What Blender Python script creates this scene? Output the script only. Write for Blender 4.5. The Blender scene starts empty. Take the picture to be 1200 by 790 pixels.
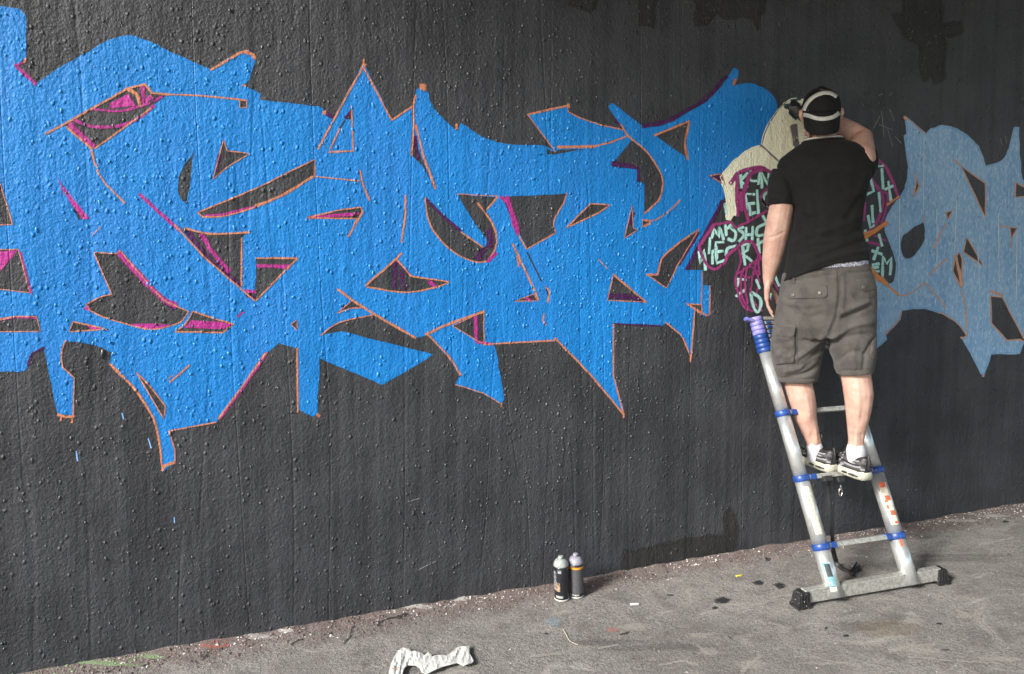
import bpy, bmesh, math, random
from mathutils import Vector, Matrix, noise
from mathutils.geometry import delaunay_2d_cdt
from mathutils.bvhtree import BVHTree
random.seed(7)
scene = bpy.context.scene
col = scene.collection
rad = math.radians

# ------------------------------------------------------------------ camera
FPX, CX, EYE = 867.0, 600.0, 1.6
YAW, PITCH = rad(19.7), rad(4.0)
CY = 280 + FPX * math.tan(PITCH)
WALL_Y = 3.06
cam_d = bpy.data.cameras.new('camera')
cam = bpy.data.objects.new('camera', cam_d)
col.objects.link(cam)
cam.location = (0, 0, EYE)
cam.rotation_euler = (math.pi / 2 - PITCH, 0, -YAW)
cam_d.sensor_width = 36
cam_d.lens = 36 * FPX / 1200
cam_d.shift_y = -(395 - CY) / 1200
cam_d.clip_start = 0.05
cam_d.clip_end = 500
scene.camera = cam

# ------------------------------------------------------------------ world, sun, exposure
SUN_AZ, SUN_EL = rad(-112), rad(30)       # azimuth from +y towards +x; light comes from the open end on the left
world = bpy.data.worlds.new('World')
scene.world = world
world.use_nodes = True
wn = world.node_tree
sky = wn.nodes.new('ShaderNodeTexSky')
sky.sky_type = 'NISHITA'
sky.sun_disc = False
sky.sun_elevation = SUN_EL
sky.sun_rotation = SUN_AZ
sky.air_density = 1.0
sky.dust_density = 1.8
sky.ozone_density = 1.0
bg = wn.nodes['Background']
bg.inputs['Strength'].default_value = 0.065
wn.links.new(sky.outputs[0], bg.inputs[0])
sun_d = bpy.data.lights.new('sun', 'SUN')
sun_d.energy = 1.5
sun_d.angle = rad(13)
sun_d.color = (1.0, 0.985, 0.965)
sun = bpy.data.objects.new('sun', sun_d)
col.objects.link(sun)
SUN_FROM = Vector((math.sin(SUN_AZ) * math.cos(SUN_EL), math.cos(SUN_AZ) * math.cos(SUN_EL), math.sin(SUN_EL)))
sun.rotation_euler = (-SUN_FROM).to_track_quat('-Z', 'Y').to_euler()
vs = scene.view_settings
vs.view_transform = 'Standard'
vs.look = 'None'
vs.gamma = 1
vs.use_curve_mapping = False
vs.exposure = 2.28

# ------------------------------------------------------------------ lens geometry used to measure the place
FWD = Vector((math.sin(YAW) * math.cos(PITCH), math.cos(YAW) * math.cos(PITCH), -math.sin(PITCH)))
RGT = Vector((math.cos(YAW), -math.sin(YAW), 0))
UPV = RGT.cross(FWD)
EYEP = Vector((0, 0, EYE))
def ray(px, py): return FWD + RGT * ((px - CX) / FPX) + UPV * ((CY - py) / FPX)
def on_wall(px, py, off=0.0):
    r = ray(px, py); return EYEP + r * ((WALL_Y - off) / r.y)
def on_ground(px, py, z=0.0):
    r = ray(px, py); return EYEP + r * ((z - EYE) / r.z)
def pix(p):
    v = p - EYEP; z = v.dot(FWD)
    return CX + FPX * v.dot(RGT) / z, CY - FPX * v.dot(UPV) / z
MAN_AZ = YAW + math.atan(365 / FPX)
MAN_D = 3.72
MF = Vector((math.sin(MAN_AZ), math.cos(MAN_AZ), 0))
MR = Vector((math.cos(MAN_AZ), -math.sin(MAN_AZ), 0))
def at_man(px, py, d=0.0):
    r = ray(px, py); return EYEP + r * ((MAN_D + d) / r.dot(MF))
PXM = 1 / 274.0     # metres per pixel across the painter
PYM = 1 / 253.0

# ------------------------------------------------------------------ helpers
def obj_from_mesh(name, me, mats=None, parent=None):
    o = bpy.data.objects.new(name, me)
    col.objects.link(o)
    if mats:
        for m in (mats if isinstance(mats, (list, tuple)) else [mats]): me.materials.append(m)
    if parent: o.parent = parent
    return o
def obj(name, bm, mats=None, parent=None, smooth=False):
    me = bpy.data.meshes.new(name)
    bm.normal_update()
    bm.to_mesh(me); bm.free()
    if smooth:
        for p in me.polygons: p.use_smooth = True
    return obj_from_mesh(name, me, mats, parent)
def tag(o, label=None, cat=None, group=None, kind=None):
    if label: o['label'] = label
    if cat: o['category'] = cat
    if group: o['group'] = group
    if kind: o['kind'] = kind
    return o
def empty(name, loc):
    o = bpy.data.objects.new(name, None); col.objects.link(o); o.location = loc; o.empty_display_size = .1
    return o
def adopt(child, root):
    child.parent = root
    child.matrix_parent_inverse = Matrix.Translation(-root.location)
    return child
def part(name, bm, mats, root, smooth=False):
    return adopt(obj(name, bm, mats, None, smooth), root)
def sub(name, bm, mats, parent, smooth=False):
    o = obj(name, bm, mats, None, smooth); o.parent = parent
    return o

def add_box(bm, c, sx, sy, sz, ax=None, bevel=0.0, mat=0):
    """box of full sizes; ax = (X, Y, Z) unit axes"""
    X, Y, Z = ax if ax else (Vector((1, 0, 0)), Vector((0, 1, 0)), Vector((0, 0, 1)))
    vs_ = []
    for i in (-.5, .5):
        for j in (-.5, .5):
            for k in (-.5, .5):
                vs_.append(bm.verts.new(c + X * (i * sx) + Y * (j * sy) + Z * (k * sz)))
    fs = []
    for q in ((0, 1, 3, 2), (4, 6, 7, 5), (0, 4, 5, 1), (2, 3, 7, 6), (0, 2, 6, 4), (1, 5, 7, 3)):
        f = bm.faces.new([vs_[i] for i in q]); f.material_index = mat; fs.append(f)
    bmesh.ops.recalc_face_normals(bm, faces=fs)
    if bevel:
        es = list({e for f in fs for e in f.edges})
        r = bmesh.ops.bevel(bm, geom=es, offset=bevel, segments=2, affect='EDGES', profile=.5)
        for f in r['faces']: f.material_index = mat
def add_loft(bm, rings, cap=True, mat=0, closed=True):
    R_ = [[bm.verts.new(p) for p in r] for r in rings]
    fs = []
    n = len(R_[0])
    for a, b in zip(R_, R_[1:]):
        for i in range(n if closed else n - 1):
            j = (i + 1) % n
            fs.append(bm.faces.new((a[i], a[j], b[j], b[i])))
    if cap and closed:
        fs.append(bm.faces.new(R_[0][::-1])); fs.append(bm.faces.new(R_[-1]))
    for f in fs: f.material_index = mat
    bmesh.ops.recalc_face_normals(bm, faces=fs)
    return R_
def frame(t, ref=None):
    t = t.normalized()
    ref = ref or (Vector((0, 0, 1)) if abs(t.z) < .9 else Vector((0, 1, 0)))
    u = (ref - t * ref.dot(t)).normalized()
    return u, t.cross(u)
def add_tube(bm, pts, radii, n=12, ref=None, flat=1.0, mat=0, round_ends=True):
    """tube through pts; flat scales the second axis"""
    if not isinstance(radii, (list, tuple)): radii = [radii] * len(pts)
    P = [Vector(p) for p in pts]; rr = list(radii)
    rings = []
    tan = []
    for i in range(len(P)):
        a = P[max(i - 1, 0)]; b = P[min(i + 1, len(P) - 1)]
        tan.append((b - a).normalized())
    u = None
    items = []
    for i, p in enumerate(P): items.append((p, rr[i], tan[i]))
    if round_ends:
        a = items[0]; b = items[-1]
        pre = [(a[0] - a[2] * a[1] * s, a[1] * c, a[2]) for s, c in ((.92, .38), (.6, .8))]
        post = [(b[0] + b[2] * b[1] * s, b[1] * c, b[2]) for s, c in ((.6, .8), (.92, .38))]
        items = pre + items + post
    for p, r, t in items:
        if u is None: u, v = frame(t, ref)
        else:
            u = (u - t * u.dot(t)).normalized(); v = t.cross(u)
        rings.append([p + u * (r * math.cos(2 * math.pi * k / n)) + v * (r * flat * math.sin(2 * math.pi * k / n)) for k in range(n)])
    return add_loft(bm, rings, mat=mat)
def catmull(P, n=8):
    out = []
    for i in range(len(P) - 1):
        p0 = P[max(i - 1, 0)]; p1 = P[i]; p2 = P[i + 1]; p3 = P[min(i + 2, len(P) - 1)]
        for k in range(n):
            t = k / n
            out.append(0.5 * ((2 * p1) + (p2 - p0) * t + (2 * p0 - 5 * p1 + 4 * p2 - p3) * t * t + (3 * p1 - p0 - 3 * p2 + p3) * t ** 3))
    out.append(P[-1].copy())
    return out
def remeshed(bm, voxel, smooth_iter=4):
    me = bpy.data.meshes.new('tmp'); bm.to_mesh(me); bm.free()
    o = bpy.data.objects.new('tmp', me); col.objects.link(o)
    m = o.modifiers.new('r', 'REMESH'); m.mode = 'VOXEL'; m.voxel_size = voxel; m.use_smooth_shade = True
    if smooth_iter:
        s = o.modifiers.new('s', 'SMOOTH'); s.factor = .5; s.iterations = smooth_iter
    dg = bpy.context.evaluated_depsgraph_get()
    out = bpy.data.meshes.new_from_object(o.evaluated_get(dg))
    bpy.data.objects.remove(o); bpy.data.meshes.remove(me)
    for p in out.polygons: p.use_smooth = True
    return out

# ------------------------------------------------------------------ materials
def new_mat(name):
    m = bpy.data.materials.new(name); m.use_nodes = True
    nt = m.node_tree
    return m, nt, nt.nodes['Principled BSDF']
def N(nt, kind, **kw):
    n = nt.nodes.new(kind)
    for k, v in kw.items():
        if k.startswith('in_'):
            key = k[3:]; n.inputs[int(key) if key.isdigit() else key].default_value = v
        else: setattr(n, k, v)
    return n
def math_n(nt, op, a, b=None, c=None):
    n = nt.nodes.new('ShaderNodeMath'); n.operation = op
    for i, x in enumerate((a, b, c)):
        if x is None: continue
        if hasattr(x, 'is_output'): nt.links.new(x, n.inputs[i])
        else: n.inputs[i].default_value = x
    return n.outputs[0]
def mix_col(nt, fac, a, b, mode='MIX'):
    n = nt.nodes.new('ShaderNodeMix'); n.data_type = 'RGBA'; n.blend_type = mode
    for i, x in ((0, fac), (6, a), (7, b)):
        if hasattr(x, 'is_output'): nt.links.new(x, n.inputs[i])
        elif i == 0: n.inputs[0].default_value = x
        else: n.inputs[i].default_value = (*x, 1)
    return n.outputs[2]
def ramp(nt, v, lo, hi):
    n = nt.nodes.new('ShaderNodeMapRange'); n.interpolation_type = 'SMOOTHSTEP'
    nt.links.new(v, n.inputs[0]); n.inputs[1].default_value = lo; n.inputs[2].default_value = hi
    return n.outputs[0]
def noise_n(nt, vec, scale, detail=3, rough=.55):
    n = N(nt, 'ShaderNodeTexNoise'); n.inputs['Scale'].default_value = scale
    n.inputs['Detail'].default_value = detail; n.inputs['Roughness'].default_value = rough
    nt.links.new(vec, n.inputs['Vector']); return n.outputs[0]
def mapped(nt, vec, s):
    n = N(nt, 'ShaderNodeMapping'); n.inputs['Scale'].default_value = s
    nt.links.new(vec, n.inputs['Vector']); return n.outputs[0]

# relief of the roughly plastered, many times painted wall (shared by all paints on it)
rg = bpy.data.node_groups.new('wall_relief', 'ShaderNodeTree')
rg.interface.new_socket('Normal', in_out='OUTPUT', socket_type='NodeSocketVector')
rg.interface.new_socket('Tone', in_out='OUTPUT', socket_type='NodeSocketFloat')
go = rg.nodes.new('NodeGroupOutput')
pos = rg.nodes.new('ShaderNodeNewGeometry').outputs['Position']
fine = noise_n(rg, mapped(rg, pos, (1, 1, .8)), 105, 4, .62)
mid = noise_n(rg, mapped(rg, pos, (1, 1, .8)), 33, 2, .5)
big = noise_n(rg, pos, 4.5, 3, .5)
streak = noise_n(rg, mapped(rg, pos, (17, 1, .45)), 1.0, 3, .55)
line = noise_n(rg, mapped(rg, pos, (3.4, 1, .16)), 1.0, 2, .6)
line = math_n(rg, 'ABSOLUTE', math_n(rg, 'SUBTRACT', line, .5))
line = ramp(rg, line, 0, .012)
vor = N(rg, 'ShaderNodeTexVoronoi'); vor.feature = 'F1'; vor.inputs['Scale'].default_value = 38
rg.links.new(mapped(rg, pos, (1, 1, .8)), vor.inputs['Vector'])
pimple = ramp(rg, vor.outputs['Distance'], .34, .05)
pm = ramp(rg, noise_n(rg, pos, 16, 1), .5, .62)
pimple = math_n(rg, 'MULTIPLY', pimple, pm)
h = math_n(rg, 'MULTIPLY', fine, .95)
h = math_n(rg, 'MULTIPLY_ADD', mid, .75, h)
h = math_n(rg, 'MULTIPLY_ADD', big, 1.5, h)
h = math_n(rg, 'MULTIPLY_ADD', streak, 1.1, h)
h = math_n(rg, 'MULTIPLY_ADD', line, .26, h)
h = math_n(rg, 'MULTIPLY_ADD', pimple, 1.1, h)
bmp = N(rg, 'ShaderNodeBump'); bmp.inputs['Strength'].default_value = 1.0; bmp.inputs['Distance'].default_value = .0052
rg.links.new(h, bmp.inputs['Height'])
rg.links.new(bmp.outputs[0], go.inputs['Normal'])
tone = math_n(rg, 'MULTIPLY_ADD', streak, .5, math_n(rg, 'MULTIPLY', big, .5))
rg.links.new(tone, go.inputs['Tone'])

def wall_paint(name, c1, c2, rough=.42, soft=False, lo=.36, hi=.62, patch=None):
    m, nt, b = new_mat(name)
    g = nt.nodes.new('ShaderNodeGroup'); g.node_tree = rg
    c = mix_col(nt, ramp(nt, g.outputs['Tone'], lo, hi), c1, c2)
    geo = nt.nodes.new('ShaderNodeNewGeometry').outputs['Position']
    if patch:
        pn = noise_n(nt, mapped(nt, geo, (1, 1, .45)), patch[0], 4, .65)
        c = mix_col(nt, ramp(nt, pn, patch[1], patch[2]), c, patch[3])
    nt.links.new(c, b.inputs['Base Color'])
    b.inputs['Roughness'].default_value = rough
    b.inputs['Specular IOR Level'].default_value = .26
    nt.links.new(g.outputs['Normal'], b.inputs['Normal'])
    if soft:
        at = N(nt, 'ShaderNodeAttribute', attribute_name='cover')
        sp = noise_n(nt, geo, 170, 2, .7)
        a = ramp(nt, math_n(nt, 'ADD', at.outputs['Fac'], math_n(nt, 'MULTIPLY', math_n(nt, 'SUBTRACT', sp, .5), .9)), .12, .75)
        nt.links.new(a, b.inputs['Alpha'])
    return m
def plain(name, c, rough=.5, metal=0.0, var=.12, scale=40, bump=0.0, bscale=200, c2=None, lo=.4, hi=.62, spec=.5, sheen=0, sss=0):
    m, nt, b = new_mat(name)
    tc = nt.nodes.new('ShaderNodeTexCoord').outputs['Object']
    if c2 is None: c2 = tuple(x * (1 - var) for x in c)
    cc = mix_col(nt, ramp(nt, noise_n(nt, tc, scale, 4, .6), lo, hi), c, c2)
    nt.links.new(cc, b.inputs['Base Color'])
    b.inputs['Roughness'].default_value = rough; b.inputs['Metallic'].default_value = metal
    b.inputs['Specular IOR Level'].default_value = spec
    if sheen: b.inputs['Sheen Weight'].default_value = sheen
    if sss:
        b.inputs['Subsurface Weight'].default_value = sss; b.inputs['Subsurface Radius'].default_value = (.012, .005, .003)
    if bump:
        bn = N(nt, 'ShaderNodeBump'); bn.inputs['Strength'].default_value = bump; bn.inputs['Distance'].default_value = .003
        nt.links.new(noise_n(nt, tc, bscale, 3, .6), bn.inputs['Height']); nt.links.new(bn.outputs[0], b.inputs['Normal'])
    return m

BLACK_A, BLACK_B = (.028, .029, .032), (.045, .0465, .051)
M_wall = wall_paint('black_wall_paint', BLACK_A, BLACK_B, .44)
M_lump = [wall_paint('lump_' + n_, a_, b_, .34) for n_, a_, b_ in (('black', BLACK_A, BLACK_B), ('blue', (.014, .20, .52), (.018, .23, .58)), ('cream', (.7, .7, .57), (.64, .66, .53)), ('pale', (.16, .3, .48), (.22, .36, .54)))]
for m_ in M_lump:
    b_ = m_.node_tree.nodes['Principled BSDF']; b_.inputs['Specular IOR Level'].default_value = .5
    for l_ in list(b_.inputs['Normal'].links): m_.node_tree.links.remove(l_)
M_wall_soft = wall_paint('fresh_black_paint', (.018, .018, .0175), (.026, .026, .025), .55, soft=True)
M_blue = wall_paint('blue_paint', (.006, .155, .45), (.009, .182, .51), .44, patch=(2.2, .42, .75, (.018, .170, .50)))
M_blue_s = wall_paint('blue_paint_edge', (.006, .155, .45), (.009, .182, .51), .4, soft=True)
M_pale = wall_paint('faded_blue_paint', (.15, .30, .50), (.21, .37, .55), .45, patch=(70, .44, .80, (.44, .56, .65)))
M_pale_s = wall_paint('faded_blue_paint_edge', (.15, .30, .50), (.21, .37, .55), .45, soft=True)
M_orange = wall_paint('orange_paint', (.48, .185, .095), (.41, .16, .09), .45, soft=True)
M_salmon = wall_paint('salmon_paint', (.55, .30, .18), (.46, .26, .17), .45, soft=True)
M_mag = wall_paint('magenta_paint', (.36, .028, .205), (.30, .024, .175), .45, soft=True)
M_plum = wall_paint('plum_paint', (.30, .045, .17), (.25, .04, .15), .45, soft=True)
M_purple = wall_paint('dark_purple_paint', (.060, .012, .075), (.045, .010, .055), .45, soft=True)
M_teal = wall_paint('pale_teal_paint', (.42, .72, .67), (.36, .62, .58), .45, soft=True)
M_cream = wall_paint('cream_paint', (.78, .78, .60), (.70, .71, .55), .45)
M_cream_s = wall_paint('cream_paint_edge', (.78, .78, .60), (.70, .71, .55), .45, soft=True)
M_grey_s = wall_paint('mauve_grey_paint', (.18, .15, .17), (.14, .12, .14), .5, soft=True)
M_ink_s = wall_paint('black_line_paint', (.025, .024, .026), (.035, .034, .036), .45, soft=True)
M_tick_s = wall_paint('pale_blue_paint', (.20, .42, .75), (.2, .4, .7), .45, soft=True)
M_chalk_s = wall_paint('pale_chalk_marks', (.22, .22, .20), (.16, .16, .15), .7, soft=True)

def ground_mat():
    m, nt, b = new_mat('worn_asphalt')
    p = nt.nodes.new('ShaderNodeNewGeometry').outputs['Position']
    n1 = noise_n(nt, p, 1.6, 5, .6); n2 = noise_n(nt, p, 9, 4, .65); n3 = noise_n(nt, p, 60, 3, .7); n4 = noise_n(nt, p, 230, 2, .7)
    c = mix_col(nt, ramp(nt, n1, .36, .62), (.165, .152, .140), (.225, .212, .190))
    c = mix_col(nt, math_n(nt, 'MULTIPLY', ramp(nt, n2, .46, .66), .7), c, (.12, .103, .098))
    c = mix_col(nt, math_n(nt, 'MULTIPLY', ramp(nt, n3, .5, .66), .5), c, (.10, .09, .082))
    c = mix_col(nt, math_n(nt, 'MULTIPLY', ramp(nt, n4, .53, .66), .65), c, (.42, .40, .36))
    n5 = noise_n(nt, p, 130, 2, .6)
    c = mix_col(nt, math_n(nt, 'MULTIPLY', ramp(nt, n5, .55, .65), .8), c, (.065, .058, .054))
    st = noise_n(nt, mapped(nt, p, (1, 2.6, 1)), 2.3, 4, .7)
    c = mix_col(nt, math_n(nt, 'MULTIPLY', ramp(nt, st, .56, .72), .6), c, (.085, .078, .076))
    wp = N(nt, 'ShaderNodeVectorMath', operation='MULTIPLY_ADD'); wn_ = N(nt, 'ShaderNodeTexNoise'); wn_.inputs['Scale'].default_value = 1.7; nt.links.new(p, wn_.inputs['Vector']); nt.links.new(wn_.outputs['Color'], wp.inputs[0]); wp.inputs[1].default_value = (.9, .9, 0); nt.links.new(p, wp.inputs[2])
    pale = noise_n(nt, mapped(nt, wp.outputs[0], (1.2, 4.5, 1)), 3.1, 6, .72)
    c = mix_col(nt, math_n(nt, 'MULTIPLY', ramp(nt, pale, .53, .70), .6), c, (.36, .34, .30))
    sx = N(nt, 'ShaderNodeSeparateXYZ'); nt.links.new(p, sx.inputs[0])
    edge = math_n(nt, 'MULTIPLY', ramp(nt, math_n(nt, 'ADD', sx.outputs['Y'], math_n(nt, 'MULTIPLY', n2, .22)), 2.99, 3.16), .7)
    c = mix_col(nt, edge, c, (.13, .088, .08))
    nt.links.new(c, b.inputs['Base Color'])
    b.inputs['Roughness'].default_value = .82
    bn = N(nt, 'ShaderNodeBump'); bn.inputs['Strength'].default_value = .9; bn.inputs['Distance'].default_value = .006
    hh = math_n(nt, 'MULTIPLY_ADD', n4, .6, math_n(nt, 'MULTIPLY_ADD', n3, 1.0, math_n(nt, 'MULTIPLY', n2, 1.6)))
    nt.links.new(hh, bn.inputs['Height']); nt.links.new(bn.outputs[0], b.inputs['Normal'])
    return m
M_ground = ground_mat()
def soft_ground(name, c, k=.9):
    m, nt, b = new_mat(name)
    p = nt.nodes.new('ShaderNodeNewGeometry').outputs['Position']
    at = N(nt, 'ShaderNodeAttribute', attribute_name='cover')
    sp = noise_n(nt, p, 75, 4, .75)
    a = ramp(nt, math_n(nt, 'ADD', at.outputs['Fac'], math_n(nt, 'MULTIPLY', math_n(nt, 'SUBTRACT', sp, .5), 2.6)), .35, .8)
    nt.links.new(math_n(nt, 'MULTIPLY', a, k), b.inputs['Alpha'])
    b.inputs['Base Color'].default_value = (*c, 1); b.inputs['Roughness'].default_value = .7
    return m
M_conc = plain('deck_concrete', (.32, .31, .29), .9, var=.3, scale=2, bump=.3, bscale=30)

# ------------------------------------------------------------------ ground: one sheet, fine near the wall
def axis_lines(lo, hi, step, far, k=1.35):
    L = []; x = lo
    while x <= hi + 1e-6: L.append(x); x += step
    a, s = L[-1], step
    while a < far: s *= k; a += s; L.append(a)
    a, s = L[0], step
    while a > -far: s *= k; a -= s; L.insert(0, a)
    return L
def ground_h(x, y):
    n = noise.noise(Vector((x * 1.3, y * 1.3, 0))) * .008 + noise.noise(Vector((x * 7, y * 7, 3))) * .0025
    d = WALL_Y - y
    if d < .22:
        k = max(0.0, 1 - d / .14)
        n += k * k * (.012 + .016 * abs(noise.noise(Vector((x * 9, y * 9, 5)))))
    w = min(1, max(0, (x + 6) / 4)) * min(1, max(0, (12 - x) / 4))
    return n * w
gx = axis_lines(-2.0, 6.0, .03, 60); gy = [y for y in axis_lines(1.4, 3.08, .02, 60) if y < 3.2]
bm = bmesh.new()
gv = [[bm.verts.new((x, y, ground_h(x, y))) for x in gx] for y in gy]
for a, b in zip(gv, gv[1:]):
    for i in range(len(gx) - 1): bm.faces.new((a[i], a[i + 1], b[i + 1], b[i]))
ground = obj('ground', bm, M_ground, smooth=True); ground['kind'] = 'structure'

# ------------------------------------------------------------------ wall, and an unseen bridge deck added overhead to shade it
bm = bmesh.new()
add_box(bm, Vector((6.0, WALL_Y + .4, 2.2)), 26, .8, 5.0)
wall = obj('concrete_wall', bm, M_wall)
tag(wall, 'long black painted concrete wall covered in blue graffiti lettering', 'wall')
bm = bmesh.new()
add_box(bm, Vector((7.5, -.7, 4.82)), 20.0, 10.0, .5)  # out-of-view slab, its edge set to darken the wall's right and top
deck = obj('unseen_shade_deck', bm, M_conc); deck['kind'] = 'structure'

# ------------------------------------------------------------------ graffiti: traced outlines laid on the wall plane
def parse(s):
    P = []
    for w in s.split():
        sm = w.endswith('s')
        x, y = (w[:-1] if sm else w).split(',')
        P.append((Vector((float(x), float(y))), sm))
    return P
def curve(s, closed=False):
    """polyline in photo pixels; points marked s are rounded through"""
    P = parse(s); n = len(P); out = []
    rng = n if closed else n - 1
    for i in range(rng):
        p1, s1 = P[i]; p2, s2 = P[(i + 1) % n]
        p0 = P[(i - 1) % n][0] if s1 else p1 - (p2 - p1) * .0
        p3 = P[(i + 2) % n][0] if s2 else p2
        if not closed:
            if i == 0: p0 = p1
            if i == n - 2: p3 = p2
        if not s1 and not s2:
            k = max(1, int((p2 - p1).length / 9)); out += [p1 + (p2 - p1) * (j / k) for j in range(k)]
        else:
            m1 = (p2 - p0) * .5 if s1 else (p2 - p1) * .8
            m2 = (p3 - p1) * .5 if s2 else (p2 - p1) * .8
            k = max(4, int((p2 - p1).length / 4))
            for j in range(k):
                t = j / k
                out.append(p1 * (2 * t ** 3 - 3 * t * t + 1) + m1 * (t ** 3 - 2 * t * t + t) + p2 * (-2 * t ** 3 + 3 * t * t) + m2 * (t ** 3 - t * t))
    if not closed: out.append(P[-1][0].copy())
    return out
def inside(p, poly):
    c = False; j = len(poly) - 1
    for i in range(len(poly)):
        a, b = poly[i], poly[j]
        if (a.y > p.y) != (b.y > p.y) and p.x < (b.x - a.x) * (p.y - a.y) / (b.y - a.y) + a.x: c = not c
        j = i
    return c
def jitter(P, amp=.35):
    return [p + Vector((noise.noise(Vector((p.x * .16, p.y * .16, 1))), noise.noise(Vector((p.x * .16, p.y * .16, 8))))) * amp * 2 for p in P]
def paint_fill(name, outers, holes, mat, off, parent):
    verts, edges = [], []
    for poly in outers + holes:
        b0 = len(verts)
        verts += [Vector(p) for p in poly]
        edges += [(b0 + i, b0 + (i + 1) % len(poly)) for i in range(len(poly))]
    v, e, f, *_ = delaunay_2d_cdt(verts, edges, [], 0, 1e-4)
    bm = bmesh.new()
    bv = [bm.verts.new(on_wall(p.x, p.y, off)) for p in v]
    for t in f:
        c = sum((v[i] for i in t), Vector((0, 0))) / len(t)
        if any(inside(c, o) for o in outers) and not any(inside(c, h_) for h_ in holes):
            q = bm.faces.new([bv[i] for i in t])
            q.normal_update()
            if q.normal.y > 0: q.normal_flip()
    bmesh.ops.delete(bm, geom=[x for x in bm.verts if not x.link_faces], context='VERTS')
    o = obj(name, bm, mat); o.parent = parent
    return o
stroke_level = [0]
def paint_strokes(name, strokes, mat, parent, base=.0006):
    """strokes: (path, width px[, closed]) sprayed lines with soft edges"""
    bm = bmesh.new(); lay = bm.verts.layers.float.new('cover')
    for st in strokes:
        path, w = st[0], st[1]; closed = len(st) > 2 and st[2]
        P = path if isinstance(path, list) else curve(path, closed)
        P = jitter(P, .25)
        # resample
        Q = [P[0]]
        for p in P[1:] + ([P[0]] if closed else []):
            L = (p - Q[-1]).length
            if L < .8: continue
            k = max(1, int(L / 5)); a = Q[-1].copy()
            for j in range(1, k + 1): Q.append(a + (p - a) * (j / k))
        if len(Q) < 2: Q.append(Q[0] + Vector((1.0, .6)))
        stroke_level[0] += 1
        off = base + (stroke_level[0] % 160) * .000004
        n = len(Q); rows = []
        w0 = w if isinstance(w, tuple) else (w, w)
        ends = [] if closed else [0, n - 1]
        ext = []
        if not closed:
            d0 = (Q[0] - Q[1]).normalized() * w0[0] * .45; d1 = (Q[-1] - Q[-2]).normalized() * w0[1] * .45
            Q = [Q[0] + d0] + Q + [Q[-1] + d1]; n += 2
        for i, p in enumerate(Q):
            if closed: a, b = Q[(i - 1) % (n - 1)], Q[(i + 1) % (n - 1)] if i < n - 1 else Q[1]
            else: a, b = Q[max(i - 1, 0)], Q[min(i + 1, n - 1)]
            t = (b - a); t = t.normalized() if t.length > 1e-6 else Vector((1, 0))
            nn = Vector((-t.y, t.x))
            k = i / (n - 1)
            ww = w0[0] * (1 - k) + w0[1] * k
            ww *= .9 + .35 * noise.noise(Vector((p.x * .09, p.y * .09, stroke_level[0] * 3.1)))
            hw = ww * .5
            cover = 0.15 if (not closed and i in (0, n - 1)) else 1.0
            row = []
            for s, c in ((-1.6, 0), (-.5, 1), (.5, 1), (1.6, 0)):
                q = p + nn * (hw * s); v = bm.verts.new(on_wall(q.x, q.y, off)); v[lay] = c * cover
                row.append(v)
            rows.append(row)
        for a, b in zip(rows, rows[1:]):
            for j in range(3):
                try:
                    f = bm.faces.new((a[j], a[j + 1], b[j + 1], b[j])); f.normal_update()
                    if f.normal.y > 0: f.normal_flip()
                except ValueError: pass
    o = obj(name, bm, mat); o.parent = parent
    return o

BIG = ("-60,8 0,8 18,10 25,13s 30,19 30,67 18,76 42,99 68,81 106,60 129,47s 149,42.5s 170,47s 200,62 247,82 279,63 289,60s 299,68s 291,93 285,100 304,110 "
  "304,117.5 357,124 375,126s 379,131 388,140 393,136 426,75 459,141 484,124.5 489,105 495,101 502,111 504,121s 517,138s 536,155 541,145 550,151 565,161s 591,169s 616,171 639,171 "
  "641,173 651,178 618.5,134 665,124 665,131.6 682,139s 707,147s 731,152 727,145.6 713,125 718,121 753.5,150 781,145s 806.6,132s 827,119.5s 844.5,103s 855,88s "
  "861,80 865,83 863.5,91.6 860,100.5 868.6,99 880,98.5s 895.5,104.5s 907,115s 911,130s 905,146 893,169 860,200 849,230 804,317 823.5,317 823,334 832,335 832,368 829,370 823,369 814,363 813,382 810,417 804,404.5 "
  "799,394s 790,385.6s 780,378 774,382 719,379 719,440 731,486 692,439 651,396 650,399.5 579,403 590,467 587.6,473 566,461s 534,451 539.5,440 525.6,418.5s 501.5,392 "
  "487,396 438,368 398,378s 376,393 400,389 461,404.5 507,416 448,450 374,419 371,484 367,487.6 349.6,479 348,408 327,401.5 311.6,414 285,451 256,491 253,495 198,505 "
  "205,527 205,542 190,552 187,522s 181,494s 164.6,466s 152,449.6s 129,427 131.6,413 119,406.6s 101,401.5s 77,399 72,413s 73.4,430.6 87,443 86,486 68,485 52,408 38,415s 33,428s 25,434.5s 0,434.5 -60,434")
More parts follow.
